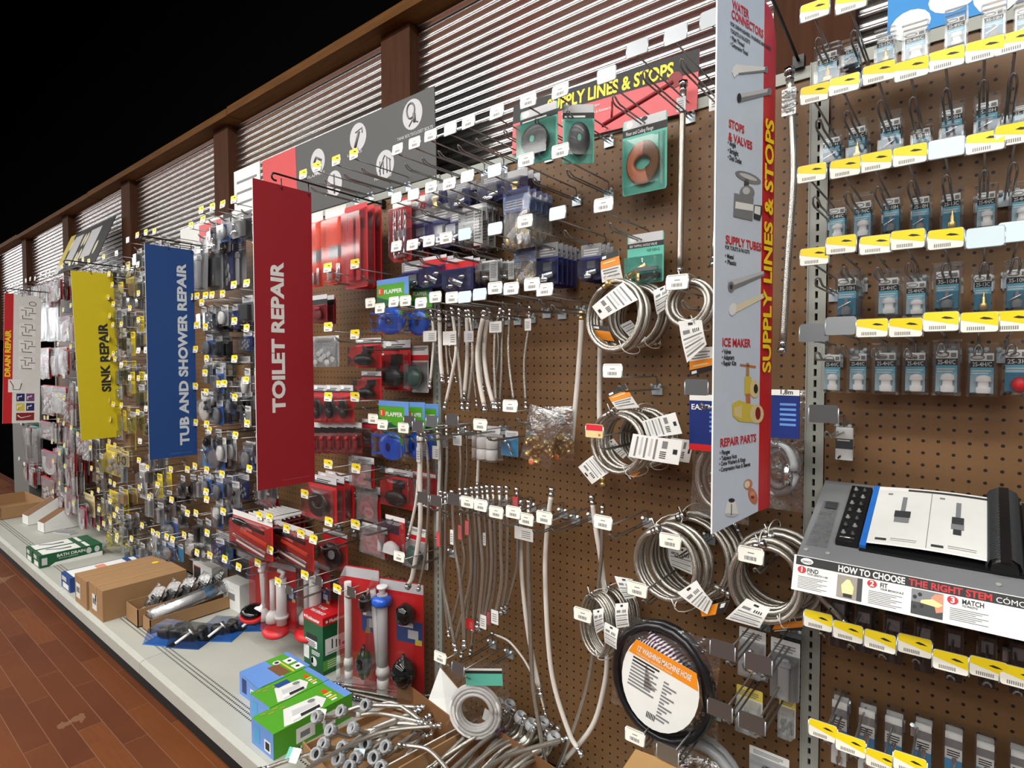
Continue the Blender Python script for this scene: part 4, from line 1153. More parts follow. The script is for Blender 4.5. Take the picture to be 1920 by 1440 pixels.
for x, a in ((.19, .5), (.197, .42), (.2, .7), (.19, .75)):
    m.poly([fp(x + .003 * math.cos(6.28 * i / 10), a + .05 * math.sin(6.28 * i / 10), .0013) for i in range(10)], 'ink')
m.poly([fp(x, a, .0014) for x, a in ((.198, .62), (.222, .66), (.229, .58), (.215, .48), (.199, .55))], 'brass'); m.poly([fp(x, a, .0013) for x, a in ((.212, .45), (.218, .34), (.229, .32), (.229, .75), (.22, .8), (.217, .6))], 'fleshtone')
m.obj('printed_photo', r)
# plastic gauge pocket, nut gauge and flip catalogue lying on the tray
g = thing('gauge_sleeve', 'empty clear pocket at the far end of the grey guide tray', 'sleeve', (TX, -.001, 1.165))
m = MB(); m.poly((on(.012, .3, .002), on(.008, .88, .002), on(.046, .88, .002), on(.042, .3, .002)), 'bag'); m.poly((on(.018, .31, .0028), on(.018, .4, .0028), on(.04, .4, .0028), on(.04, .31, .0028)), 'darkgrey')
m.obj('pocket', g)
g = thing('nut_gauge', 'black board of small metal studs beside the open flip catalogue', 'gauge board', (TX, -.001, 1.165))
Rm = Matrix.Rotation(math.atan2(-.105, -.258) + math.pi, 4, 'X')
T0 = Matrix.Translation(on(0, 0, 0)) @ Rm
def B2(m, x0, a0, x1, a1, h0, h1, key):
    Lx = .2785
    m.box(x0, -a1 * Lx, h0, x1, -a0 * Lx, h1, key, T0)
m = MB(); B2(m, .058, .1, .096, .82, .001, .012, 'black'); m.obj('board', g)
m = MB()
for i in range(7):
    for j in range(2):
        q = on(.068 + j * .016, .16 + i * .094, .012); m.lathe([(.0045, 0), (.0045, .002), (.0024, .003), (.002, .007)], q, 'darkgrey' if (i + j) % 2 else 'steelprint', (0, -.37, .93), 8)
m.obj('stud', g)
m = MB(); m.tube([on(.064, .79, .016), on(.089, .79, .016)], .0015, 'chrome', 5); m.obj('edge_clip', g)
g = thing('flip_catalogue', 'open flip catalogue of valve stem pictures with black ring spine on tray', 'catalogue', (TX, -.001, 1.165))
m = MB(); B2(m, .098, .07, .4, .84, .001, .006, 'black'); m.obj('back_cover', g)
m = MB(); B2(m, .0985, .075, .109, .83, .006, .013, 'blue'); m.obj('blue_divider', g)
m = MB()
def pg(x0, a0, x1, a1, lift, key):
    n = 8
    for i in range(n):
        xa, xb = x0 + (x1 - x0) * i / n, x0 + (x1 - x0) * (i + 1) / n
        def hh(x):
            return .0135 + .005 * math.sin(max(0, (x - .109) / .176) * 2.6) + lift
        m.poly((on(xa, a0, hh(xa)), on(xa, a1, hh(xa)), on(xb, a1, hh(xb)), on(xb, a0, hh(xb))), key)
pg(.109, .08, .288, .8, 0, 'white'); pg(.16, .1, .288, .125, .0006, 'darkgrey'); pg(.11, .13, .286, .78, .0004, 'paper'); pg(.1995, .13, .2005, .78, .0008, 'greyink')
m.obj('page', g)
m = MB()
for x, a, s in ((.157, .27, 1), (.243, .27, 1)):
    pg(x - .0038, a - .06, x + .0038, a + .14, .001, 'steelprint'); pg(x - (.013 if x < .2 else .009), a + .12, x + (.013 if x < .2 else .009), a + .2, .0013, 'darkgrey'); pg(x - (.012 if x < .2 else .0095), a + .2, x + (.012 if x < .2 else .0095), a + .26, .0012, 'steelprint')
    if x > .2:
        pg(x - .006, a + .26, x + .006, a + .32, .0012, 'darkgrey')
    pg(x - .036, .73, x - .018, .755, .001, 'darkgrey'); pg(x - .012, .72, x + .028, .725, .001, 'greyink'); pg(x - .012, .74, x + .028, .744, .001, 'greyink'); pg(x - .03, .17, x - .022, .19, .001, 'greyink')
m.obj('stem_picture', g)
m = MB()
for i in range(46):
    a = .04 + i * .0172
    c = on(.308, a, .01)
    e1, e2 = V((1, 0, 0)), V((0, -.37, .93))
    m.tube([c + e1 * (.024 * math.cos(t)) + e2 * (.024 * math.sin(t)) for t in [6.2832 * q / 10 for q in range(10)]], .0014, 'darkgrey', 4, True)
m.obj('ring_binding', g)
m = MB(); m.tube([on(.308, .02, .01), on(.308, .84, .01)], .0185, 'rubber', 12); B2(m, .302, .05, .316, .88, .031, .037, 'black'); m.obj('spine_bar', g)
m = MB(); pg(.335, .08, .4, .8, .0, 'black'); m.obj('turned_page', g)

# ---------------------------------------------------------------- supply section packs
def D(sty, l, t, r_, b, y, label, group=None, **k):
    P(sty, (l, t, r_, b), y, label, group, **k)
D('teal_ring', 976, 200, 1046, 305, -.2, 'teal card of a black rubber washer, nearer the round drain label', 'teal carded washers')
D('teal_ring', 1060, 196, 1110, 307, -.19, 'teal card of a black rubber washer turned sideways under SUPPLY lettering', 'teal carded washers', rz=.65)
D('teal_flange', 1168, 218, 1251, 361, -.06, 'teal card of a brown split ring Floor and Ceiling Flange')
D('teal_valve', 1177, 437, 1245, 531, -.06, 'teal card of a saddle valve with brass elbow', d=.04)
D('red_tubes', 737, 372, 772, 490, -.12, 'slim red tube pack, left one beneath two blank tags', 'red tube packs by the upright', copies=2, behind='slim red tube pack under the first blank tag,')
D('red_tubes', 776, 362, 804, 488, -.08, 'slim red tube pack, right one beneath two blank tags', 'red tube packs by the upright')
for i, (a, kk) in enumerate((((806, 345, 838, 398), 'navy_brass'), ((848, 338, 882, 390), 'navy'), ((902, 325, 946, 378), 'navy'), ((952, 318, 990, 372), 'navy_brass'))):
    D(kk, *a, -.1, 'navy pack in the top supply row, %s from left, chrome or brass valve' % ORD[i + 1], 'navy valve packs', copies=2, behind='navy valve pack in the top supply row, hook %s,' % ORD[i + 1])
for i, (a, kk) in enumerate((((768, 394, 810, 467), 'navy'), ((810, 383, 845, 466), 'navy'), ((845, 392, 868, 460), 'navy'), ((868, 384, 914, 468), 'clear_paper'))):
    D(kk, *a, -.1, '%s, %s from left in second supply row' % ('navy pack of a chrome valve' if i < 3 else 'clear pack with a white leaflet', ORD[i + 1]), 'navy valve packs', copies=2, behind='valve pack in the second supply row, hook %s,' % ORD[i + 1])
D('blue_bag', 951, 355, 1001, 462, -.17, 'front blue headed bag of small plastic fittings below the teal washers', 'blue headed fitting bags', d=.035, copies=4, step=.028, behind='blue headed bag of fittings below teal washers,')
for i, (a, kk) in enumerate((((754, 490, 793, 545), 'navy'), ((793, 480, 838, 539), 'navy_red'), ((836, 484, 888, 546), 'navy_red'))):
    D(kk, *a, -.13, 'navy pack of chrome valves, %s from left above the long tag row' % ORD[i + 1], 'navy valve packs', copies=2, behind='navy pack above the long tag row, hook %s,' % ORD[i + 1])
D('clear_paper', 900, 488, 942, 532, -.1, 'clear pack left of the small blue bag', 'navy valve packs', copies=1, behind='clear pack left of the small blue bag,')
D('clear_paper', 942, 490, 972, 528, -.08, 'small clear pack touching the small blue bag', 'navy valve packs')
D('blue_bag', 970, 466, 1011, 532, -.13, 'small blue headed bag beside a navy pack', 'blue headed fitting bags', d=.03)
D('navy', 1007, 456, 1047, 534, -.12, 'front navy pack beside the small blue bag', 'navy valve packs', copies=4, step=.024, behind='navy pack beside the small blue bag,')
D('navy', 1090, 458, 1128, 526, -.09, 'front navy pack beside the orange hose tag', 'navy valve packs', copies=3, step=.022, behind='navy pack beside the orange hose tag,')
FL = 'green and blue flapper packs'
D('flapper_green', 708, 522, 768, 628, -.17, 'green FLAPPER pack with blue flapper under the long tag row, front', FL, d=.045)
D('flapper_green', 770, 528, 806, 630, -.12, 'green flapper pack behind the front one under the long tag row', FL, d=.045, rz=.3)
D('flapper_green', 712, 752, 768, 862, -.17, 'green flapper pack below the red and green tank packs, leftmost of three', FL, d=.05)
D('flapper_green', 768, 754, 794, 860, -.12, 'green flapper pack in the middle of the lower three', FL, d=.04, rz=.3)
D('flapper_green', 793, 757, 820, 862, -.07, 'green flapper pack against the upright, last of the lower three', FL, d=.04, rz=.3)
r = P
q0 = at(925, 838, -.05)
r = thing('cap_pack', 'clear pack of four white ribbed caps below the short hoses', 'pack', (q0.x, q0.y, q0.z))
m = MB()
for i in range(2):
    for j in range(2):
        m.lathe([(.018, 0), (.02, .002), (.02, .03), (.016, .034)], (-.021 + i * .041, -.03, -.037 + j * .036), 'plasticwhite', n=16)
m.obj('cap', r)
m = MB(); m.box(-.045, -.055, -.04, .045, -.004, .045, 'clear'); m.obj('blister', r)
m = MB(); m.rbox(-.04, .045, .04, .07, -.012, -.01, .006, 'circle'); m.obj('header_card', r)
D('blue_dark', 948, 808, 972, 856, -.05, 'small blue card pack between the white caps and brass bag', None)
# bags of brass fittings
for i, (px, py, y, wd, h, ry, lb) in enumerate(((1022, 764, -.16, .105, .165, .22, 'front clear bag of brass elbows and tees hanging askew'), (1046, 760, -.08, .1, .16, -.05, 'clear bag of brass fittings behind the askew bag'))):
    q = at(px, py, y)
    r = thing('fitting_bag', lb, 'bag', (q.x, q.y, q.z), 'bags of brass fittings', ry=ry)
    m = bag_shell('milky'); m.v = [V((v.x * wd, (v.y + .5) * .05, v.z * h)) for v in m.v]; m.obj('bag', r)
    random.seed(30 + i)
    for k in range(7):
        c = V((random.uniform(-.025, .03), random.uniform(-.012, .012), -h + .02 + .045 * k / 7 + random.uniform(0, .008)))
        ax = V((random.uniform(-1, 1), random.uniform(-.4, .4), random.uniform(-1, 1))).normalized()
        m = MB(); m.cyl(c - ax * .016, c + ax * .012, .0075, 'brass', 10); m.lathe([(.0105, 0), (.0105, .01), (.006, .0101)], c + ax * .012, 'brass', ax, 6); m.lathe([(.0105, 0), (.0105, .009)], c - ax * .02, 'brass', ax, 6)
        m.obj('brass_fitting', r)
    m = MB(); m.lathe([(.004, 0), (.0095, .0001), (.0095, .004), (.004, .0041)], (.01, -.03, -h + .012), 'copper', (0, -1, 0), 16); m.obj('copper_ring', r)

# ---------------------------------------------------------------- hoses
def pts3(lst, y):
    out = []
    for t in lst:
        out.append(at(t[0], t[1], t[2] if len(t) > 2 else y))
    return out
def ends(m, p, q, r, key):
    a = (q - p).normalized()
    m.lathe([(r * 1.1, 0), (r * 1.1, .008), (r * .95, .009), (r * .95, .016)], p, key, -a, 10)
    m.lathe([(r * 1.45, .014), (r * 1.45, .026), (r, .0262)], p, key, -a, 6)
def hose(lst, y, r, mat, label, group, e='chrome', name='supply_hose', papertags=(), both=True, tagkey='paper'):
    P3 = smooth_pts(pts3(lst, y), 6)
    o = P3[0].copy()
    P3 = [p - o for p in P3]
    rt = thing(name, label, 'hose', o, group)
    m = MB(); m.tube(P3, r, mat, 9); m.obj('hose_body', rt)
    if both:
        m = MB(); ends(m, P3[0], P3[1], r, e); m.obj('end_fitting', rt)
    m = MB(); ends(m, P3[-1], P3[-2], r, e); m.obj('end_fitting', rt)
    for tg in papertags:
        fr, wd, h, kk = tg[:4]
        p = P3[int(fr * (len(P3) - 1))]
        m = MB(); m.rbox(-wd / 2 - (tg[4] if len(tg) > 4 else 0), -h, wd / 2, 0, -r - .0035, -r - .0025, .002, kk)
        for k in range(4):
            m.rect(-wd * .35, -h * .8 + k * h * .16, wd * .3, -h * .74 + k * h * .16, -r - .0038, 'greyink')
        m.obj('paper_tag', rt, p)
    return rt
def scl(lst, ox, oy, s):
    return [(ox + p[0] / s, oy + p[1] / s) + tuple(p[2:]) for p in lst]
HS = [([(220, 260), (245, 480), (245, 640), (200, 1140)], .0045, 'hosewhite', -.14), ([(325, 260), (330, 450), (340, 800), (362, 1060)], .0068, 'hosewhite', -.17), ([(420, 270), (415, 500), (420, 700), (452, 1080)], .005, 'braid', -.1),
      ([(508, 230), (540, 500), (545, 800), (415, 1430)], .0052, 'hosewhite', -.16), ([(600, 245), (600, 480), (590, 800), (640, 1440)], .0058, 'braid', -.13), ([(703, 265), (710, 500), (705, 900), (672, 1300)], .0068, 'hosewhite', -.12),
      ([(745, 260), (775, 500), (780, 900), (725, 1440)], .005, 'braid', -.15), ([(795, 270), (790, 600), (800, 1050), (835, 1400)], .0036, 'braid', -.06), ([(930, 270), (880, 500), (850, 800), (880, 1150), (940, 1460)], .0075, 'hosewhite', -.14),
      ([(1000, 290), (960, 500), (945, 800), (990, 1150), (1062, 1430)], .0072, 'hosewhite', -.12), ([(1145, 240), (1100, 450), (1085, 900), (1110, 1430)], .005, 'braid', -.12), ([(1210, 275), (1190, 650), (1185, 1000), (1162, 1430)], .005, 'braid', -.09),
      ([(1295, 255), (1280, 650), (1300, 1000), (1352, 1400)], .0045, 'braid', -.1), ([(1572, 220), (1560, 400), (1500, 900), (1520, 1420)], .0046, 'braid', -.08), ([(470, 680), (475, 800), (545, 1080)], .004, 'braid', -.05), ([(905, 290), (890, 480), (900, 900), (930, 1200)], .004, 'braid', -.05), ([(1130, 420), (1145, 700), (1120, 1000), (1060, 1380)], .0046, 'braid', -.05)]
TG = {0: (.32, .045, .036, 'paper', .02), 3: (.32, .03, .044, 'paper', .03), 6: (.3, .03, .034, 'circle', .01), 10: (.18, .05, .034, 'paper'), 13: (.2, .024, .036, 'paper'), 9: (.25, .02, .03, 'paper', -.02)}
for i, (l, rr, mt, y) in enumerate(HS):
    hose(scl(l, 780, 560, 7.385), y, rr, mt, '%s supply hose, %s from left in the short row under the long tag row' % ('white' if mt == 'hosewhite' else 'braided steel', ORD[i + 1]), 'short supply hoses', papertags=[TG[i]] if i in TG else [])
for l, rr, lb, y in (([(1090, 600), (1089, 633), (1083, 713), (1076, 790), (1072, 832)], .0075, 'long white hose hanging left of the coiled hoses, brass lower end', -.06), ([(1127, 600), (1125, 667), (1124, 780), (1130, 895)], .0075, 'long white hose passing behind the red and cream tag', -.04)):
    hose(l, y, rr, 'hosewhite', lb, 'long white supply hoses', 'brass')
hose([(1281, 172), (1278, 300), (1275, 502)], -.045, .0085, 'braid', 'thick straight braided gas connector hanging beside the teal flange card', 'thick gas connectors', papertags=[(.16, .024, .035, 'circle')])
hose([(1350, 162), (1348, 300), (1340, 480)], -.04, .0085, 'braid', 'thick braided connector half behind the left edge of supply sign', 'thick gas connectors', papertags=[(.1, .045, .04, 'paper')])
hose([(1481, 150), (1488, 320), (1478, 480), (1468, 640)], -.05, .0085, 'braid', 'thick braided connector in a sleeve right of the supply sign', 'thick gas connectors', papertags=[(.1, .03, .06, 'bag')])
LW = [([(340, 840), (345, 1000), (330, 1230), (286, 1440)], .0055, 'hosewhite', -.15), ([(358, 845), (352, 1100), (352, 1400), (310, 1680), (290, 1740)], .008, 'hosewhite', -.17), ([(385, 860), (400, 1000), (405, 1200), (388, 1540), (350, 1750)], .005, 'braid', -.16), ([(460, 830), (472, 1000), (466, 1200), (460, 1440)], .006, 'hosewhite', -.12), ([(516, 820), (518, 1000), (510, 1180), (515, 1300)], .006, 'braid', -.1), ([(590, 815), (602, 1000), (596, 1170), (600, 1290)], .0055, 'braid', -.08), ([(712, 815), (710, 1000), (704, 1130)], .0055, 'hosewhite', -.05), ([(635, 830), (640, 1000), (630, 1160)], .004, 'braid', -.05)]
T2 = {1: (.12, .018, .05, 'circle'), 2: (.05, .022, .05, 'bag'), 3: (.2, .02, .045, 'paper', .012), 5: (.1, .04, .035, 'circle'), 4: (.1, .03, .04, 'bag')}
for i, (l, rr, mt, y) in enumerate(LW):
    hose(scl(l, 680, 560, 3.272), y, rr, mt, '%s hose, %s from left beside the lower green flapper packs' % ('white' if mt == 'hosewhite' else 'braided steel', ORD[i + 1]), 'mid height supply hoses', papertags=[T2[i]] if i in T2 else [])
BR = [[(30, 250), (25, 600), (45, 950), (100, 1240), (150, 1500)], [(70, 260), (70, 700), (60, 1000), (115, 1320)], [(130, 250), (150, 650), (190, 900), (218, 1200), (232, 1460)], [(198, 230), (215, 600), (235, 800), (180, 1100), (128, 1320)], [(250, 230), (280, 560), (290, 900), (240, 1150), (158, 1460)], [(300, 220), (330, 560), (325, 900), (305, 1330)], [(345, 220), (372, 600), (390, 900), (350, 1300)], [(390, 215), (422, 600), (432, 850), (392, 1200), (372, 1330)], [(432, 210), (466, 700), (452, 1000), (402, 1270)], [(480, 210), (500, 700), (490, 1000), (442, 1240)], [(535, 215), (546, 700), (552, 950), (502, 1230)], [(595, 215), (602, 700), (592, 950), (556, 1180)], [(682, 230), (686, 750), (662, 900), (592, 1170)], [(40, 400), (38, 800), (60, 1100), (95, 1380)], [(265, 400), (300, 800), (270, 1150), (215, 1560)], [(320, 420), (350, 800), (330, 1150), (290, 1540)]]
T3 = {0: (.22, .016, .044, 'redheader'), 2: (.2, .014, .046, 'paper'), 3: (.2, .016, .046, 'coral'), 4: (.18, .016, .044, 'coral'), 5: (.96, .022, .032, 'red', .012), 7: (.22, .012, .04, 'paper'), 8: (.95, .026, .042, 'paper'), 10: (.95, .028, .042, 'paper'), 9: (.96, .018, .04, 'coral'), 12: (.05, .02, .036, 'redheader')}
for i, l in enumerate(BR):
    hose(scl(l, 820, 880, 4.571), (-.2, -.16, -.21, -.13, -.17, -.15, -.18, -.13, -.17, -.14, -.17, -.14, -.12, -.1, -.09, -.08)[i], (.0058, .0052)[i % 2], 'braid', 'braided steel supply hose in the lower bundle, %s of sixteen from left' % ORD[i + 1], 'lower bundle of braided hoses', papertags=[T3[i]] if i in T3 else [])
LG = [([(555, 215), (557, 350), (562, 520), (592, 790), (645, 1050)], .0068, 'hosewhite', -.1, 'long white hose left of the pair with a shared paper tag'), ([(595, 190), (592, 400), (597, 640), (612, 1000), (642, 1220), (690, 1500)], .0068, 'braid', -.12, 'long braided hose hanging to the bottom with paper tag'), ([(702, 130), (684, 280), (674, 500), (690, 850), (722, 1060), (790, 1270), (828, 1340)], .0072, 'hosewhite', -.1, 'long white hose curving right toward the bottom'),
      ([(903, 170), (920, 300), (945, 450), (972, 700), (974, 900), (958, 1050), (900, 1240), (768, 1400)], .0072, 'hosewhite', -.07, 'long white hose swinging behind the small coil then left'), ([(950, 220), (946, 400), (932, 560), (906, 870), (868, 1070), (800, 1280), (720, 1470)], .0055, 'braid', -.09, 'long braided hose crossing the white ones at the bottom'), ([(440, 800), (500, 830), (560, 900), (602, 970), (640, 1050), (668, 1150)], .0035, 'hosewhite', -.05, 'thin white line arching out of the bundle')]
for i, (l, rr, mt, y, lb) in enumerate(LG):
    hose(scl(l, 760, 880, 2.571), y, rr, mt, lb, 'long hanging hoses', papertags=[(.13, .05, .038, 'paper', .02)] if i == 1 else [])
# the gas line behind the bundle on deck
# ---------------------------------------------------------------- coiled hoses
def coil(px, py, Rpx, y, r, turns, label, depth=.05, rz=0, rx=0, sq=1, tags=(), tail=None, mat='braid', seed=1, tie=True):
    random.seed(seed)
    c = at(px, py, y)
    R = abs(at(px, py - Rpx, y).z - c.z) - r
    rt = thing('hose_coil', label, 'hose coil', c, 'coiled supply hoses', rz=rz, rx=rx)
    pts = []
    n = int(turns * 26)
    for i in range(n + 1):
        a = 6.2832 * turns * i / n + 1.9
        t = i / n
        rr = R - r * 2.1 * (.5 + .5 * math.sin(2.4 * int(t * turns) + .9)) * (.75 + .5 * math.sin(a * .5 + seed)) - (r * 1.5 if int(t * turns) % 3 == 1 else 0)
        pts.append((rr * sq * math.cos(a), -depth / 2 + depth * t + .002 * math.sin(3 * a), rr * math.sin(a)))
    if tail:
        pts = [p for p in pts]
        pts += [V(pts[-1]) + V(q) for q in tail]
    m = MB(); m.tube(pts, r, mat, 8); m.obj('hose_loops', rt)
    for a, b in ((0, 1), (-1, -2)):
        m = MB(); ends(m, V(pts[a]), V(pts[b]), r, 'brass' if seed == 1 and not a else 'chrome'); m.obj('end_nut', rt)
    if tie:
        for a in (1.7, 5.2):
            m = MB(); cx, cz = R * sq * math.cos(a), R * math.sin(a); e = V((math.cos(a), 0, math.sin(a)))
            m.tube([V((cx, 0, cz)) + e * (r * 2.6 * math.cos(t)) + V((0, 1, 0)) * ((depth / 2 + r * 1.6) * math.sin(t)) for t in [6.2832 * k / 12 for k in range(12)]], .0012, 'white', 5, True)
            m.tube([V((cx, -depth / 2 - r * 1.5, cz)), V((cx - .008, -depth / 2 - r * 2, cz + .02))], .0012, 'white', 5); m.obj('wire_tie', rt)
    for t in tags:
        quad, yy, kind = t[:3]
        Q = [at(*p, yy) for p in quad]
        inv = rt.matrix_basis.inverted() if False else (Matrix.Translation(c) @ Matrix.Rotation(rz, 4, 'Z') @ Matrix.Rotation(rx, 4, 'X')).inverted()
        Q = [inv @ p for p in Q]
        hang_tag(rt, Q, kind)
    return rt
def hang_tag(rt, Q, kind):
    """Q: four corners, first edge is the printed head"""
    m = MB()
    nrm = (Q[1] - Q[0]).cross(Q[2] - Q[0]).normalized()
    if nrm.dot(V((0, -1, 0))) < 0:
        nrm = -nrm
    n = 6
    bow = 0.004
    def pt(a, b, lift=0.0):
        p = Q[0].lerp(Q[1], a).lerp(Q[3].lerp(Q[2], a), b)
        return p + nrm * (lift + bow * math.sin(math.pi * b))
    def strip_(a0, a1, b0, b1, key, lift):
        k = max(1, int((b1 - b0) * n))
        for i in range(k):
            x0, x1 = b0 + (b1 - b0) * i / k, b0 + (b1 - b0) * (i + 1) / k
            m.poly((pt(a0, x0, lift), pt(a1, x0, lift), pt(a1, x1, lift), pt(a0, x1, lift)), key)
    strip_(0, 1, 0, 1, 'white', 0); strip_(0, 1, 0, 1, 'white', -.0006)
    if kind == 'o':
        strip_(0, 1, 0, .22, 'ink', .0005); strip_(0, 1, .22, .52, 'orange', .0005); strip_(.08, .3, .06, .16, 'white', .0008); strip_(.1, .9, .58, .62, 'greyink', .0005); strip_(.1, .8, .68, .72, 'greyink', .0005); strip_(.1, .9, .8, .84, 'greyink', .0005); strip_(.15, .8, .3, .36, 'cream', .0008)
    elif kind == 'k':
        strip_(0, 1, 0, .35, 'ink', .0005); strip_(0, 1, .35, 1, 'orange', .0005); strip_(.1, .5, .1, .25, 'white', .0008)
    else:
        strip_(.4, .6, .06, .14, 'ink', .0005); strip_(.12, .42, .26, .36, 'greyink', .0005)
        for i in range(4):
            strip_(.55 + .08 * i, .59 + .08 * i, .26, .38, 'ink', .0005)
        for i in range(5):
            strip_(.08, .92 - .1 * (i % 2), .46 + .1 * i, .5 + .1 * i, 'circle' if i % 2 else 'greyink', .0005)
    m.obj('hang_tag', rt)
coil(1200, 590, 66, -.05, .0062, 5.5, 'back coil of braided hose behind the brass elbow and teal valve card', .05, -.15, seed=4, tags=[([(1218, 640), (1200, 652), (1162, 610), (1182, 600)], -.06, 'p')])
coil(1158, 594, 73, -.13, .0062, 5.4, 'large braided hose coil with white tag across it below the saddle valve', .05, -.2, seed=1, tags=[([(1110, 575), (1128, 600), (1196, 562), (1168, 529)], -.175, 'p'), ([(1127, 480), (1160, 468), (1168, 522), (1129, 530)], -.12, 'o'), ([(1106, 608), (1140, 612), (1152, 640), (1108, 634)], -.115, 'k')], tail=[(.0, -.002, .012), (-.02, -.004, .02)])
coil(1298, 570, 50, -.13, .0062, 5.7, 'braided hose coil with curled paper tag left of the supply sign', .06, -.1, seed=2, tags=[([(1272, 602), (1316, 600), (1325, 646), (1288, 680)], -.17, 'p'), ([(1294, 706), (1338, 694), (1336, 650), (1294, 652)], -.14, 'o'), ([(1225, 545), (1258, 530), (1252, 575), (1232, 590)], -.1, 'p')])
coil(1215, 820, 58, -.04, .0055, 6.2, 'rear coil of braided hose behind the four white tags', .07, -.1, seed=7, tags=[([(1301, 826), (1292, 868), (1250, 860), (1258, 820)], -.07, 'p')])
coil(1172, 828, 62, -.13, .0055, 6.4, 'braided hose coil fanned with four white tags beside the red tag', .08, -.15, seed=3, tags=[([(1266, 773), (1279, 813), (1214, 822), (1203, 790)], -.15, 'p'), ([(1280, 826), (1272, 872), (1178, 856), (1187, 813)], -.185, 'p'), ([(1084, 876), (1110, 908), (1142, 886), (1114, 852)], -.15, 'p'), ([(1138, 738), (1172, 720), (1199, 764), (1157, 768)], -.13, 'o'), ([(1182, 902), (1170, 888), (1190, 878), (1200, 886)], -.14, 'k'), ([(1138, 828), (1150, 822), (1176, 852), (1168, 860)], -.1, 'p')])
coil(1308, 1040, 86, -.04, .0068, 5.8, 'rear coil of thick braided hose directly behind the two large coils', .09, -.1, seed=5)
coil(1262, 1054, 78, -.15, .0068, 5.6, 'large thick braided coil above the washing machine hose bag', .09, -.2, seed=6, tags=[([(1270, 1112), (1306, 1088), (1336, 1128), (1326, 1152)], -.21, 'p'), ([(1368, 1126), (1358, 1148), (1316, 1156), (1312, 1138)], -.2, 'k'), ([(1252, 1022), (1302, 1030), (1298, 1078), (1258, 1060)], -.09, 'p')], tail=[(.012, -.004, .01), (.03, -.004, .006)])
coil(1462, 1070, 84, -.05, .0068, 5.2, 'rear thick braided coil partly behind the guide tray', .08, 0, seed=8)
coil(1440, 1084, 80, -.14, .0068, 5.7, 'large thick braided coil with twisted paper tag beside the guide tray', .08, .1, seed=9, sq=.85, tags=[([(1400, 1122), (1444, 1142), (1424, 1178), (1360, 1160)], -.2, 'p'), ([(1445, 1186), (1506, 1180), (1506, 1164), (1455, 1168)], -.13, 'k')], tail=[(.02, -.01, -.02), (.06, -.012, -.055), (.075, -.01, -.07)])
coil(1160, 1150, 52, -.05, .0034, 7.2, 'rear small coil of thin braided line behind white tags', .06, -.4, seed=11, sq=.8, tags=[([(1152, 1080), (1186, 1086), (1192, 1120), (1172, 1124)], -.1, 'p')])
coil(1126, 1170, 60, -.15, .0034, 7.7, 'small coil of thin braided line with white tags left of the hose bag', .05, -.35, seed=10, sq=.68, tags=[([(1112, 1144), (1132, 1140), (1134, 1178), (1118, 1188)], -.2, 'p'), ([(1154, 1132), (1178, 1130), (1180, 1174), (1156, 1178)], -.19, 'p'), ([(1134, 1166), (1160, 1180), (1156, 1218), (1134, 1204)], -.215, 'p')])
# ---------------------------------------------------------------- bagged goods
def bagmesh(px, py, px2, py2, y, d, key='bag'):
    a, b = at(px, py, y), at(px2, py2, y)
    m = bag_shell(key)
    wd, h, cx = b.x - a.x, a.z - b.z, (a.x + b.x) / 2
    m.v = [V((v.x * wd, (v.y + .5) * d, v.z * h)) for v in m.v]
    return m, V((cx, y, a.z)), wd, h
def ringpts(R, r, turns, depth, sq=1):
    n = int(turns * 24)
    return [((R - r * 1.2 * (i // 24 % 2)) * math.cos(6.2832 * i / 24), -depth / 2 + depth * i / n, (R - r * 1.2 * (i // 24 % 2)) * sq * math.sin(6.2832 * i / 24)) for i in range(n + 1)]
m, o, wd, h = bagmesh(1150, 1140, 1345, 1400, -.17, .06)
r = thing('washer_hose_bag', 'clear bag of black washing machine hose with round orange and white label', 'bag', o)
m.obj('bag', r)
c = V((.0, 0, -h * .585)); R = wd * .45
m = MB(); m.tube([c + V(p) for p in ringpts(R, .009, 2.6, .028, 1.14)], .0105, 'hoseblack', 9); m.obj('black_hose', r)
m = MB(); m.tube([V((-.055, -.012, -.062)), V((-.01, -.02, -.05)), V((.045, -.018, -.075)), V((.085, -.012, -.11))], .011, 'cable', 9); m.tube([V((-.03, -.01, -.035)), V((.03, -.012, -.055)), V((.075, -.005, -.085))], .011, 'cable', 9); m.obj('braided_hose', r)
m = MB()
lab = []
for i in range(30):
    a = 6.2832 * i / 30
    lab.append((R * .8 * math.cos(a), min(R * .98 * math.sin(a), R * .62)))
tl = -.22
def rot2(x, z):
    return V((x * math.cos(tl) - z * math.sin(tl), 0, x * math.sin(tl) + z * math.cos(tl)))
def lp(x, z, lift=0):
    q = rot2(x, z); return c + V((q.x + .006, -.0325 - lift, q.z + .012))
m.poly([lp(x, z) for x, z in lab], 'white'); m.obj('round_label', r)
m = MB(); zz = R * .62; R0 = R; R = R * .86
m.poly([lp(x, z, .0006) for x, z in ((-R * .74, zz), (-R * .86, zz * .48), (R * .86, zz * .48), (R * .74, zz))], 'orange')
m.text("12' WASHING MACHINE HOSE", lp(-R * .66, zz * .66, .0012), rot2(1, 0), rot2(0, 1), .02, 'paper', bold=.03, fit=R * 1.32); m.text('Washing machine hose', lp(-R * .66, zz * .53, .0012), rot2(1, 0), rot2(0, 1), .008, 'paper', fit=R * .9); m.obj('orange_band', r)
m = MB()
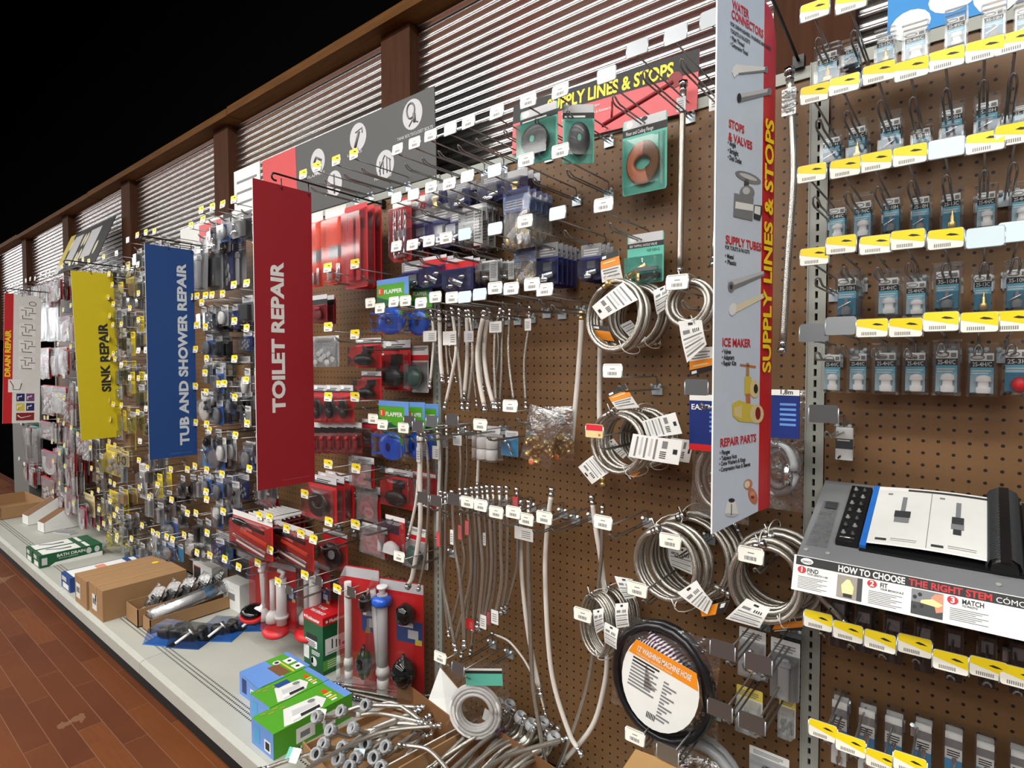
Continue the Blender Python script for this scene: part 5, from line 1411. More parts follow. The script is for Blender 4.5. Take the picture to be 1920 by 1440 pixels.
for i in range(14):
    z = zz * .42 - i * R * .085
    if i < 9:
        m.poly([lp(x, zq, .0006) for x, zq in ((-R * .72, z), (-R * .72, z - R * .045), (R * (-.05 - .1 * (i % 2)), z - R * .045), (R * (-.05 - .1 * (i % 2)), z))], 'greyink' if i > 1 else 'ink')
    if i > 1:
        m.poly([lp(x, zq, .0006) for x, zq in ((R * .1, z), (R * .1, z - R * .045), (R * (.42 - .1 * (i % 3)), z - R * .045), (R * (.42 - .1 * (i % 3)), z))], 'greyink')
for i in range(6):
    m.poly([lp(x, zq, .0006) for x, zq in ((-R * .12 + i * .004, -R * .78), (-R * .12 + i * .004, -R * .93), (-R * .12 + i * .004 + .0022, -R * .93), (-R * .12 + i * .004 + .0022, -R * .78))], 'ink')
m.obj('label_print', r)
m, o, wd, h = bagmesh(1225, 1375, 1410, 1540, -.12, .06)
r = thing('washer_hose_bag', 'clear bag of grey hose below the black hose bag', 'bag', o, 'bagged hoses')
m.obj('bag', r)
m = MB(); m.tube([V((.0, 0, -h * .75)) + V(p) for p in ringpts(wd * .42, .01, 2.4, .03, 1.1)], .011, 'plasticgrey', 9); m.obj('grey_hose', r)
m = MB(); m.tube([V((-.06, -.02, -.02)), V((-.02, -.026, -.045)), V((.03, -.02, -.09))], .011, 'cable', 9); m.obj('braided_hose', r)
for i, (b, lb, st) in enumerate((((1298, 735, 1402, 985), 'clear bag with blue white lettered header left of the supply sign', 0), ((1415, 725, 1506, 962), 'clear bag with blue header marked 1.8m right of the supply sign', 1))):
    m, o, wd, h = bagmesh(*b, -.1, .05)
    r = thing('connector_bag', lb, 'bag', o, 'blue headed hose bags')
    m.obj('bag', r)
    m = MB(); m.box(-wd * .46, -.03, -h * .4, wd * .46, -.026, -.004, 'deepblue'); m.rect(-wd * .46, -h * .06, wd * .46, -.004, -.0305, 'white')
    for k in range(5):
        m.rect(-wd * .1 + st * .02, -h * .3 + k * .011, wd * .4, -h * .3 + k * .011 + .005, -.0305, 'skyblue')
    m.obj('header_card', r)
    m = MB()
    m.text('EASTMAN' if not st else '1,8m', (-wd * .42 if not st else wd * .1, -.031, -h * .13 if not st else -h * .05), (1, 0, 0), (0, 0, 1), .018 if not st else .014, 'white' if not st else 'ink', bold=.02); m.obj('lettering', r)
    m = MB()
    if not st:
        m.box(-wd * .46, -.031, -h * .45, wd * .46, -.027, -h * .4, 'red'); m.obj('red_strip', r)
    m = MB(); m.tube([V((0, -.002, -h * .66)) + V(p) for p in ringpts(wd * .36, .008, 2.2, .03, 1.5)], .008, 'braid' if not st else 'plasticgrey', 9); m.obj('hose', r)
    m = MB(); m.cyl(V((wd * .2, -.01, -h * .62)), V((wd * .2, -.01, -h * .78)), .011, 'chrome', 8); m.obj('end_nut', r)
q = at(893, 1240, -.17)
q2 = at(880, 1385, -.17)
h = q.z - q2.z
r = thing('tubing_bag', 'clear bag with teal header and a coil of white tubing', 'bag', q, ry=-.06, rz=.55)
m = bag_shell('clear'); m.v = [V((v.x * .21 - .005, (v.y + .5) * .07, v.z * h)) for v in m.v]; m.obj('bag', r)
m = MB(); m.tube([V((-.012, 0, -h * .6)) + V(p) for p in ringpts(.068, .004, 5, .03, 1.05)], .0052, 'plasticwhite', 8); m.tube([V((-.012, 0, -h * .6)) + V(p) for p in ringpts(.056, .004, 5, .034, 1.05)], .0052, 'plasticwhite', 8); m.tube([V((-.012, -.004, -h * .6)) + V(p) for p in ringpts(.078, .003, 3, .024, 1.05)], .0052, 'plasticwhite', 8); m.obj('white_tubing', r)
m = MB(); m.box(-.03, -.03, -.06, .085, -.027, -.012, 'teal'); m.rect(-.03, -.022, .085, -.012, -.0305, 'ink'); m.rect(-.03, -.013, .085, -.006, -.0306, 'paper'); m.obj('header_card', r)
# small packs under the big coils
LR = [('clear_chrome', 1386, 1180, 1436, 1268, -.07, 'clear pack behind the upper tag plate under the big coils'), ('clear_grey', 1445, 1200, 1500, 1310, -.08, 'clear pack of a grey spout beside the slotted upright'), ('yellow_pack', 1381, 1290, 1430, 1372, -.08, 'pale yellow pack of a white cap over the lower tag plate'), ('yellow_pack', 1461, 1308, 1492, 1380, -.05, 'yellow pack hanging lowest beside the slotted upright'), ('clear_chrome', 1405, 1410, 1480, 1470, -.06, 'purple and clear pack at the bottom edge by the upright'), ('dark_block', 1462, 1185, 1502, 1225, -.05, 'dark pack just under the right big coil')]
for s_, l, t, r_, b, y, lb in LR:
    P(s_, (l, t, r_, b), y, lb, None, .03)

# ---------------------------------------------------------------- toilet repair packs
def E(sty, l, t, r_, b, y, label, **k):
    P(sty, (l, t, r_, b), y, label, 'red toilet repair packs', **k)
E('orange_tubes', 584, 398, 607, 540, -.13, 'tall orange red pack touching the red sign edge')
E('orange_tubes', 611, 388, 650, 532, -.14, 'tall orange red pack second from the red sign', copies=1, behind='tall orange red pack second from the red sign,')
E('red_plain', 647, 384, 690, 540, -.16, 'tall red pack under clear plastic right of the orange packs', copies=2, behind='tall red pack right of the orange packs,')
E('red_plain', 690, 420, 707, 536, -.05, 'narrow tall red pack near the pegboard beside a bare strip')
E('red_black_slim', 586, 553, 614, 606, -.14, 'red pack of a dark part below the tall packs', copies=1, behind='red pack of a dark part below the tall packs,')
E('red_plain', 613, 558, 630, 608, -.08, 'plain red pack second below the tall packs')
E('wide_white', 588, 630, 636, 688, -.13, 'wide clear bag of small white parts below two yellow tags', d=.03)
E('red_ball', 668, 634, 716, 690, -.13, 'red pack of a black ball flapper below a yellow tag', d=.05)
E('red_ball', 720, 638, 771, 732, -.06, 'large red pack of a black flapper left of the upright', d=.05)
E('green_flapper_red', 771, 648, 804, 736, -.05, 'upper clear pack of a green flapper with red band by the upright', d=.045)
E('red_ball', 679, 696, 716, 752, -.12, 'red pack of a black flapper with sloping card', d=.05)
for i, l in enumerate((588, 612, 638)):
    E('red_disc', l, 722, l + 26, 792, -.14, 'dark and red pack under the middle yellow tag, %s right of the red sign' % ORD[i + 1], d=.04)
E('red_disc', 680, 786, 716, 838, -.09, 'red pack of a black disc left of the blue flappers', d=.045)
for i in range(6):
    l = 586 + i * 15.5
    E('red_black_slim', l, 792, l + 15.5, 850, -.12, 'slim black topped red pack, %s of six right of the red sign' % ORD[i + 1], d=.03)
E('red_clear', 660, 856, 702, 912, -.1, 'dim clear and red pack behind a yellow tag')
E('red_disc', 580, 892, 632, 975, -.17, 'front red pack of a large black disc under the red sign corner', d=.05, copies=2, step=.04, behind='red disc pack under the red sign corner,')
E('red_disc', 636, 895, 664, 962, -.08, 'dark red pack between the large disc pack and the wrinkled red pack', d=.04)
E('red_clear', 674, 910, 714, 975, -.08, 'wrinkled bright red pack above the bottom yellow tags')
E('red_ball', 723, 880, 775, 952, -.06, 'wide red kit with a black part behind the white hoses, front', d=.04)
E('red_tubes', 775, 884, 818, 950, -.05, 'wide red kit of dark tubes behind the white hoses', d=.04)
E('red_clear', 680, 984, 727, 1040, -.09, 'red pack of rings above a white tag')
E('purple_flapper', 724, 968, 760, 1036, -.08, 'red pack of a white cone flapper', d=.05)
E('green_flapper_red', 768, 990, 803, 1064, -.05, 'lower clear pack of a green flapper behind the white hose ends', d=.045)
E('red_ring', 607, 996, 652, 1064, -.09, 'red pack of a black gasket with pale centre', d=.045)
for i in range(9):
    q = at(478, 962, -.2)
    pack('lever_back', q.x + .05 + .0 * i, -.222 + i * .022, q.z, .2, .165, .02, 'tank lever pack on the long hook, %s from the front' % ORD[i + 1], 'tank lever packs on one hook', rz=.04 * math.sin(i))
for i, (l, t) in enumerate(((438, 966), (515, 985))):
    E('lever_front', l, t, l + 74, t + 74, -.245 + .06 * i, 'red tank lever pack %s' % ('with black handle at the lower left of the red sign', 'with orange handle right of the front lever pack')[i], d=.035)
E('red_clear', 487, 925, 523, 950, -.06, 'small red and white pack just under the red sign')
# fill valves and kits standing as solid shapes on red cards
def valve(l, t, r_, b, y, label, rz=0, kind=0, group='carded toilet tank valves'):
    cx, cy = (l + r_) / 2, (t + b) / 2
    x0, x1, z1, z0 = at(l, cy, y).x, at(r_, cy, y).x, at(cx, t, y).z, at(cx, b, y).z
    h = z1 - z0
    xc, half = (x0 + x1) / 2, (x1 - x0) / 2
    for _ in range(30):
        a = V((xc - half * math.cos(rz), y - half * math.sin(rz), 0)); b = V((xc + half * math.cos(rz), y + half * math.sin(rz), 0))
        ta, tb = ray(l, cy), ray(r_, cy)
        ea = a.x - ta.x * (a.y - CAM.y) / ta.y; eb = b.x - tb.x * (b.y - CAM.y) / tb.y
        xc -= (ea + eb) * .35; half -= (eb - ea) * .35
    wd, x0, x1 = 2 * half, xc - half, xc + half
    r = thing('tank_valve_kit', label, 'pack', (xc, y, z1), group, rz)
    m = MB(); m.rbox(-wd / 2, -h, wd / 2, 0, -.002, 0, .006, 'red'); m.rect(-wd / 2, -h * .1, wd / 2, -.004, -.0025, 'circle' if kind else 'red')
    if kind:
        m.rect(-wd * .02, -h * .56, wd * .48, -h * .36, -.003, 'signblue'); m.rect(wd * .02, -h * .42, wd * .3, -h * .38, -.0034, 'white'); m.rect(wd * .2, -h * .52, wd * .4, -h * .44, -.0034, 'circle'); m.rect(wd * .34, -h * .57, wd * .47, -h * .52, -.0036, 'dullyellow')
    m.obj('backing_card', r)
    m = MB()
    if kind == 0:
        m.cyl((0, -.03, -h * .12), (wd * .1, -.03, -h * .84), wd * .12, 'plasticwhite', 12); m.lathe([(wd * .16, 0), (wd * .16, .014)], (wd * .02, -.03, -h * .25), 'plasticwhite'); m.tube([V((wd * .1, -.03, -h * .8)), V((wd * .05, -.045, -h * .88)), V((-wd * .3, -.06, -h * .93))], wd * .13, 'plasticwhite', 10)
    elif kind == 3:
        m.cyl((wd * .1, -.03, -h * .2), (wd * .1, -.03, -h * .9), wd * .15, 'plasticwhite', 12); m.lathe([(wd * .2, 0), (wd * .2, .012)], (wd * .1, -.03, -h * .8), 'plasticwhite'); m.cyl((-wd * .28, -.03, -h * .25), (-wd * .28, -.03, -h * .7), wd * .08, 'plasticwhite'); m.lathe([(wd * .2, 0), (wd * .2, .03), (wd * .1, .05)], (-wd * .28, -.03, -h * .9), 'plasticwhite'); m.tube([V((wd * .1, -.03, -h * .2)), V((wd * .2, -.03, -h * .1)), V((-.0, -.03, -h * .08))], wd * .07, 'plasticwhite')
    else:
        x = -wd * .3 if kind == 1 else -wd * .22
        m.cyl((x, -.03, -h * .12), (x, -.03, -h * .9), wd * .09, 'plasticwhite' if kind == 1 else 'circle', 14); m.lathe([(wd * .12, 0), (wd * .12, .014), (wd * .09, .03)], (x, -.03, -h * .86), 'plasticwhite'); m.lathe([(wd * .1, 0), (wd * .1, .03)], (x, -.03, -h * .98), 'plasticwhite')
        if kind == 2:
            m.lathe([(.004, 0), (.012, .01), (.012, .02), (.02, .022), (.02, .03)], (x, -.03, -h * .12), 'plasticwhite'); m.cyl((-wd * .42, -.025, -h * .1), (-wd * .3, -.025, -h * .85), wd * .05, 'plasticwhite', 8)
    m.obj('overflow_tube', r)
    if kind == 2:
        m = MB(); m.lathe([(wd * .1, 0), (wd * .17, .004), (wd * .175, .02), (wd * .15, .03), (wd * .08, .036)], (-wd * .22, -.032, -h * .22), 'plasticblue', n=18); m.obj('float_cup', r)
    m = MB()
    if kind in (1, 2):
        m.lathe([(.004, -.005), (.012, 0), (wd * .15, .02), (wd * .205, .05), (wd * .2, .075), (wd * .12, .1), (.008, .115), (.006, .125)], (wd * .22, -.042, -h * .93), 'glossblack', n=18); m.obj('float_ball', r)
        m = MB(); m.lathe([(wd * .12, 0), (wd * .17, .015), (wd * .15, .05), (.01, .07)], (wd * .24, -.035, -h * .34), 'glossblack', n=12)
    elif kind == 0:
        m.lathe([(wd * .34, 0), (wd * .36, .006), (wd * .2, .016)], (-wd * .2, -.065, -h * .91), 'glossblack', (.2, -.3, 1)); m.obj('flapper', r); m = MB(); m.lathe([(wd * .4, 0), (wd * .42, .008), (wd * .4, .016)], (-wd * .2, -.068, -h), 'red', (.1, -.2, 1), 16, (1, .8, 1))
    else:
        m.lathe([(wd * .45, 0), (wd * .46, .01), (wd * .3, .02)], (-.0, -.05, -h * 1.0), 'red', (0, -.2, 1), 16, (1, .7, 1))
    m.obj('rubber_bulb' if kind in (1, 2) else 'red_base', r)
    m = MB()
    P0 = [(-wd / 2, -.003, -h), (wd / 2, -.003, -h), (wd / 2, -.003, 0), (-wd / 2, -.003, 0)]
    P1 = [(-wd * .46, -.075 if kind else -.05, -h * .98), (wd * .46, -.075 if kind else -.05, -h * .98), (wd * .46, -.05, -h * .08), (-wd * .46, -.05, -h * .08)]
    for i in range(4):
        j = (i + 1) % 4
        m.poly((P0[i], P0[j], P1[j], P1[i]), 'clear')
    m.poly(P1, 'clear'); m.obj('blister', r)
    return r
valve(482, 1040, 524, 1148, -.13, 'red carded fill valve left of two at the red sign foot', .25, 0)
valve(512, 1056, 556, 1176, -.15, 'red carded fill valve with clear lid beside a bare tag plate', .2, 3)
valve(578, 1052, 620, 1180, -.07, 'red carded fill valve hidden behind the red and green box', 0, 3)
valve(650, 1064, 712, 1272, -.15, 'tank kit with white tube and black float ball beside the red and green box', .3, 1)
valve(700, 1088, 795, 1288, -.1, 'tank kit with blue float cup and black ball next to the upright', .3, 2)

# ---------------------------------------------------------------- far packs hung on each hook
def fill(key, pal, wr, hr, sec, seed, skip=0):
    random.seed(seed)
    hs = SECT[key]
    xs = {}
    for i, (x, z, ph, ri, ci) in enumerate(hs):
        if z < skip:
            continue
        sty, nm = pal[(ri * 3 + ci * 5 + int(x * 37)) % len(pal)]
        wd, h = random.uniform(*wr), random.uniform(*hr)
        n = random.choice((1, 2, 2, 3))
        for k in range(n):
            lb = '%s, %s' % (nm, ph) if n == 1 else '%s, %s, %s' % (nm, ('front', 'second', 'third')[k], ph)
            pack(sty, x + random.uniform(-.006, .006), -.19 + k * .05, z + .01, wd, h, .03, lb, 'packs of the ' + sec, rz=random.uniform(-.1, .1), ry=random.uniform(-.03, .03))
fill('F', [('dark_ball', 'dark pack'), ('dark_block', 'black pack'), ('clear_chrome', 'chrome pack'), ('blue_chrome', 'blue pack'), ('dark_handle', 'black pack'), ('clear_grey', 'grey pack'), ('slate', 'slate pack'), ('navy_plain', 'navy pack'), ('white_disc', 'white disc pack'), ('dark_ball', 'black pack')], (.055, .085), (.09, .13), 'tub section', 21, .5)
fill('G', [('clear_grey', 'grey pack'), ('yellow_block', 'yellow pack'), ('clear_chrome', 'chrome pack'), ('slate', 'slate pack'), ('yellow_bits', 'yellow pack'), ('olive_lever', 'olive pack'), ('clear_grey', 'grey pack'), ('yellow_ring', 'cream pack'), ('dark_handle', 'black pack')], (.06, .09), (.09, .15), 'sink section', 22)
fill('H', [('red_pipe', 'red pipe bag'), ('white_pipe', 'white pipe bag'), ('red_trap', 'red trap bag'), ('pink_trap', 'pink trap bag'), ('red_bits', 'red bag'), ('white_bits', 'clear bag'), ('teal_pipe', 'grey pipe bag')], (.1, .15), (.13, .22), 'drain section', 23)
def F(sty, l, t, r_, b, y, label, **k):
    P(sty, (l, t, r_, b), y, label, 'larger tub and shower packs', **k)
F('clear_grey', 366, 452, 392, 545, -.2, 'tall clear tube pack tilted beside the blue sign', ry=.08)
F('slate', 394, 452, 418, 545, -.16, 'tall clear pack of dark tubes, second from the blue sign')
F('navy_plain', 418, 448, 438, 545, -.13, 'tall clear pack of navy tubes behind two yellow tags')
F('clear_grey', 438, 448, 462, 540, -.1, 'tall pack of a bright tube third from the red sign')
F('dark_block', 392, 590, 428, 640, -.12, 'dark pack of a round black fitting in the upper tub rows')
F('dark_ball', 396, 622, 430, 670, -.14, 'black ball pack with white header in the upper tub rows')
F('white_blue', 398, 680, 424, 712, -.15, 'white pack with blue block below the black ball pack')
F('ivory_block', 421, 670, 440, 708, -.1, 'pale bag beside the white and blue pack')
F('beige_block', 445, 668, 470, 712, -.08, 'brown and black pack close to the red sign')
F('white_disc', 378, 734, 402, 790, -.16, 'round white drain cover pack beside the blue sign')
F('dark_block', 402, 742, 424, 792, -.14, 'black wedge pack with white corner, left of two')
F('dark_block', 428, 738, 448, 790, -.12, 'black wedge pack with white corner, right of two')
F('dark_block', 450, 736, 472, 790, -.1, 'black wedge pack against the red sign')
F('blue_chrome', 396, 824, 422, 880, -.16, 'blue card pack of a chrome valve in the lower tub rows')
F('blue_dark', 380, 826, 398, 876, -.14, 'blue card pack left of the chrome valve card')
F('grey_disc', 421, 822, 442, 880, -.12, 'long oval grey pack right of the chrome valve card')
F('wide_white', 462, 828, 480, 868, -.18, 'white wrapped pack half behind the red sign')
F('blue_bag', 424, 886, 448, 930, -.12, 'pale blue wrapped pack above the lever packs')
F('navy_plain', 448, 888, 468, 935, -.1, 'navy bag beside the pale blue wrapped pack')
F('navy_plain', 406, 998, 438, 1062, -.16, 'navy and white pack over the white box')
F('dark_block', 436, 1036, 478, 1078, -.14, 'dark glossy pack above the white box')
F('white_disc', 354, 1008, 396, 1046, -.15, 'white round drain pack on top of the white box')
F('blue_chrome', 310, 968, 334, 1008, -.14, 'blue pack above the brown cartons, first')
F('blue_dark', 294, 1012, 312, 1046, -.16, 'blue pack hanging just above the brown cartons, left')
F('blue_chrome', 310, 1014, 328, 1048, -.15, 'blue pack hanging just above the brown cartons, middle')
F('blue_dark', 328, 1018, 344, 1050, -.13, 'blue pack hanging just above the brown cartons, right')
F('clear_chrome', 262, 868, 276, 935, -.14, 'pale grey bottle shaped pack below the blue sign')
F('clear_grey', 290, 880, 308, 918, -.14, 'grey cap pack below the blue sign')
F('dark_handle', 300, 930, 330, 962, -.14, 'chrome and black handle pack below the blue sign')
def G(sty, l, t, r_, b, y, label, **k):
    P(sty, (l, t, r_, b), y, label, 'larger sink repair packs', **k)
for i, (l, t, r_, b) in enumerate(((237, 520, 253, 560), (231, 614, 246, 652), (237, 712, 257, 745), (240, 800, 255, 842))):
    G('yellow_block', l, t, r_, b, -.14, 'yellow boxed pack between the yellow and blue signs, %s from top' % ORD[i + 1])
for i, (l, t, r_, b) in enumerate(((253, 510, 273, 548), (257, 616, 275, 650), (259, 716, 275, 748))):
    G('clear_grey', l, t, r_, b, -.14, 'grey clear pack at the blue sign edge, %s from top' % ORD[i + 1])
G('yellow_bits', 200, 836, 234, 892, -.16, 'large yellow card under the yellow sign', d=.03)
G('yellow_ring', 156, 926, 178, 966, -.15, 'cream card of a dark ring under the yellow sign')
G('yellow_bits', 206, 924, 242, 982, -.16, 'large yellow card low above the deck', d=.03)
G('yellow_ring', 181, 878, 194, 905, -.14, 'cream framed card below the yellow sign')
G('olive_lever', 218, 580, 244, 608, -.14, 'dark and cream scoop shaped pack right of the yellow sign')
for i, (l, t, r_, b) in enumerate(((72, 532, 92, 640), (92, 534, 114, 640), (114, 592, 136, 640))):
    P('white_pipe' if i < 2 else 'red_trap', (l, t, r_, b), -.16, 'long white pipe bag with red top, %s from the drain sign' % ORD[i + 1], 'larger drain repair bags')
for i, (l, t, r_, b) in enumerate(((72, 652, 96, 710), (96, 652, 112, 706), (112, 650, 130, 702), (82, 722, 104, 778), (100, 724, 128, 776), (78, 792, 118, 826), (82, 846, 110, 888), (104, 844, 134, 888), (82, 896, 106, 938), (100, 896, 134, 938))):
    P(('red_trap', 'red_pipe', 'red_trap', 'red_bits', 'white_pipe', 'red_bits', 'pink_trap', 'pink_trap', 'red_bits', 'red_bits')[i], (l, t, r_, b), -.17 + .02 * (i % 2), 'red and white drain bag, %s counting down from the long pipe bags' % ORD[i + 1], 'larger drain repair bags')
for i, (l, t, r_, b) in enumerate(((46, 796, 62, 862), (62, 800, 80, 876), (50, 862, 70, 910))):
    P('teal_pipe', (l, t, r_, b), -.12, 'grey and teal pipe bag below the drain sign, %s from top' % ORD[i + 1], 'grey pipe bags')

# ---------------------------------------------------------------- goods standing on the deck
def boxthing(name, label, base, Lx, Ly, h, rz, key, cat='box', group=None, keys=None):
    """base: the front left corner (seen from the aisle), Ly runs toward the wall"""
    r = thing(name, label, cat, (base[0], base[1], .1555), group, rz)
    m = MB(); m.box(0, 0, 0, Lx, Ly, h, key, keys=keys); m.obj('box_body', r)
    return r
for i, (bx, by) in enumerate(((-4.87, -.565), (-4.71, -.562))):
    r = boxthing('drain_box', 'long dark green and white box lettered BATH DRAIN, %s' % ('nearer the camera' if i else 'the one farther along the shelf'), (bx, by), .155, .335, .08, 0, 'darkgreen', group='bath drain boxes')
    m = MB()
    m.poly(((.01, .02, .0804), (.145, .02, .0804), (.145, .22, .0804), (.01, .22, .0804)), 'white'); m.poly(((.01, .25, .0804), (.145, .25, .0804), (.145, .27, .0804), (.01, .27, .0804)), 'white'); m.poly(((.1552, .05, 0), (.1552, .335, 0), (.1552, .335, .03), (.1552, .08, .02)), 'white')
    m.rect(.02, .045, .09, .07, -.0004, 'circle'); m.rect(.03, .005, .13, .035, -.0004, 'white'); m.poly(((.1554, .012, .015), (.1554, .04, .015), (.1554, .04, .06), (.1554, .012, .06)), 'circle')
    for y in (.26, .305):
        m.poly([(.1556, y + .015 * math.cos(6.28 * k / 14), .052 + .02 * math.sin(6.28 * k / 14)) for k in range(14)], 'circle')
    m.obj('printed_panel', r)
    m = MB(); m.text('BATH DRAIN', (.1558, .09, .05), (0, 1, 0), (0, 0, 1), .026, 'white', bold=.02, fit=.15); m.text('BATH DRAIN', (.1558, .1, .037), (0, 1, 0), (0, 0, 1), .008, 'white', fit=.1); m.obj('lettering', r)
    m = MB(); m.tube([(.04, .06, .081), (.09, .12, .081), (.09, .18, .081)], .006, 'steelprint', 5); m.obj('printed_drain', r)
r = boxthing('drain_box', 'long blue and white box beside the brown cartons', (-4.1, -.555), .17, .42, .082, 0, 'signblue')
m = MB(); m.poly(((.01, .02, .0824), (.16, .02, .0824), (.16, .3, .0824), (.01, .3, .0824)), 'white'); m.poly(((.02, .33, .0824), (.15, .33, .0824), (.15, .36, .0824), (.02, .36, .0824)), 'white'); m.rect(.015, .045, .1, .07, -.0004, 'circle'); m.rect(.03, .006, .14, .035, -.0004, 'white'); m.poly(((.03, .15, .0828), (.1, .15, .0828), (.1, .2, .0828), (.03, .2, .0828)), 'fleshtone'); m.poly(((.1702, .18, .045), (.1702, .3, .045), (.1702, .3, .07), (.1702, .18, .07)), 'skyblue'); m.obj('printed_panel', r)
for i, (bx, by, lx, h) in enumerate(((-3.78, -.568, .2, .15), (-3.56, -.562, .21, .156))):
    r = boxthing('long_carton', 'long brown carton %s' % ('nearest the camera of the pair' if i else 'tucked against the blue and white box'), (bx, by), lx, .39, h, 0, 'kraft', 'carton', 'pair of long brown cartons')
    m = MB(); m.poly(((lx * .46, -.0004, h + .0006), (lx * .54, -.0004, h + .0006), (lx * .54, .39, h + .0006), (lx * .46, .39, h + .0006)), 'tan'); m.rect(lx * .46, h * .5, lx * .54, h, -.0006, 'tan'); m.obj('tape', r)
    m = MB(); m.rect(.02 + .03 * i, .03, .09 + .03 * i, .11, -.0006, 'paper')
    for k in range(6):
        m.rect(.03 + .03 * i + k * .009, .06, .035 + .03 * i + k * .009, .09, -.001, 'ink')
    m.obj('barcode_label', r)
    if i == 0:
        m = MB(); m.poly([(lx * .75 + .018 * math.cos(6.28 * k / 16), .34 + .018 * math.sin(6.28 * k / 16), h + .0012) for k in range(16)], 'yellow'); m.obj('round_sticker', r)
def openbox(name, label, base, Lx, Ly, h, rz, key='kraft', cat='carton'):
    r = thing(name, label, cat, (base[0], base[1], .1555), None, rz)
    t = .004
    m = MB(); m.box(0, 0, 0, Lx, t, h, key); m.box(0, Ly - t, 0, Lx, Ly, h, key); m.box(0, 0, 0, t, Ly, h, key); m.box(Lx - t, 0, 0, Lx, Ly, h, key); m.box(0, 0, 0, Lx, Ly, t, key)
    m.obj('carton_body', r)
    return r
openbox('open_carton', 'open brown carton of black bagged parts beside the long cartons', (-3.31, -.475), .16, .38, .088, 0)
random.seed(77)
for i in range(5):
    x, y = -3.23 + random.uniform(-.01, .01), -.42 + i * .075
    r = thing('bagged_drain', 'clear bag of a black drain part in the open carton, %s from the front' % ORD[i + 1], 'bag', (x, y, .163), 'black drain parts in the carton', rx=-.5)
    m = bag_shell(); m.v = [V((v.x * .1, (v.y + .5) * .06, v.z * .17 + .17)) for v in m.v]; m.obj('bag', r)
    m = MB(); m.cyl((-.02, 0, .02), (.02, 0, .13), .017, 'rubber', 10); m.lathe([(.026, 0), (.026, .015)], (.01, 0, .1), 'rubber', (.3, 0, 1)); m.obj('black_drain', r)
    m = MB(); m.lathe([(.02, 0), (.022, .006), (.01, .012)], (-.02, -.012, .03), 'ivory', (0, -1, .3)); m.obj('pale_cap', r)
openbox('open_tray', 'low brown tray holding a long clear wrapped tube', (-3.125, -.462), .095, .42, .066, 0, 'kraft', 'carton')
r = thing('wrapped_tube', 'long clear wrapped white tube with blue label lying in the low tray', 'tube', (-3.078, -.45, .2), None, 0, .12)
m = MB(); m.cyl((0, 0, .02), (0, .36, .02), .034, 'bag', 14); m.obj('wrapping', r)
m = MB(); m.cyl((0, .02, .02), (0, .27, .02), .024, 'plasticwhite', 12); m.obj('white_tube', r)
m = MB(); m.cyl((0, .26, .02), (0, .31, .02), .03, 'lightblue', 14); m.obj('blue_label', r)
m = MB(); m.lathe([(.03, 0), (.034, .005), (.034, .02), (.015, .022)], (0, .35, .02), 'plasticwhite', (0, 1, 0)); m.obj('cap', r)
for nm, lb, base, lx, ly, h, rz in (('white_box', 'plain white carton with small grey label beside the red fill valves', (-3.095, -.09), .17, .12, .142, .03), ('white_box', 'white box behind the bagged black parts with red edged window', (-3.47, -.09), .24, .085, .165, .0)):
    r = boxthing(nm, lb, base, lx, ly, h, rz, 'white')
    m = MB()
    if 'plain' in lb:
        m.rect(.05, .05, .12, .085, -.0005, 'greyink'); m.rect(.06, .1, .11, .104, -.0005, 'circle')
    else:
        m.rect(.01, .03, .1, .14, -.0005, 'redheader'); m.rect(.016, .036, .1, .134, -.0009, 'darkgrey')
    m.obj('printed_label', r)
    m = MB(); m.poly(((0, 0, h + .0006), (lx, 0, h + .0006), (lx, ly, h + .0006), (0, ly, h + .0006)), 'paper'); m.obj('top_flap', r)
for i, (px, py) in enumerate(((275, 1206), (318, 1212), (378, 1200), (440, 1182))):
    q = atz(px, py)
    r = thing('drain_pack', 'blue card of black drain fittings lying on the deck, %s from the shelf edge' % ORD[i + 1], 'pack', (q.x, q.y, .1558), 'blue carded drain fittings', rz=.5 + .06 * i)
    m = MB(); m.box(-.01, -.015, 0, .15, .13, .0015, 'blue' if i != 1 else 'signblue'); m.obj('backing_card', r)
    m = MB(); m.lathe([(.02, 0), (.024, .01), (.024, .05), (.018, .06), (.018, .1)], (.02, .05, .028), 'rubber', (1, .3, 0), 12); m.lathe([(.03, 0), (.032, .008), (.02, .012)], (.06, .06, .03), 'rubber', (1, .3, 0), 14); m.lathe([(.026, 0), (.03, .02), (.022, .05)], (.09, .09, .004), 'rubber', (.2, 0, 1), 12); m.obj('black_drain', r)
    if i:
        m = MB(); m.cyl((.05, -.03, .03), (.09, .02, .06), .006, 'plasticwhite', 8); m.lathe([(.016, 0), (.018, .004), (.008, .006)], (.09, .02, .06), 'plasticwhite', (.5, .5, .5), 12); m.obj('white_stopper', r)
    m = MB()
    A0 = [(-.01, -.01, .002), (.15, -.01, .002), (.15, .13, .002), (-.01, .13, .002)]; A1 = [(.005, .005, .065), (.13, .005, .062), (.13, .115, .06), (.005, .115, .065)]
    for a in range(4):
        b = (a + 1) % 4
        m.poly((A0[a], A0[b], A1[b], A1[a]), 'clear')
    m.poly(A1, 'bag'); m.obj('blister', r)
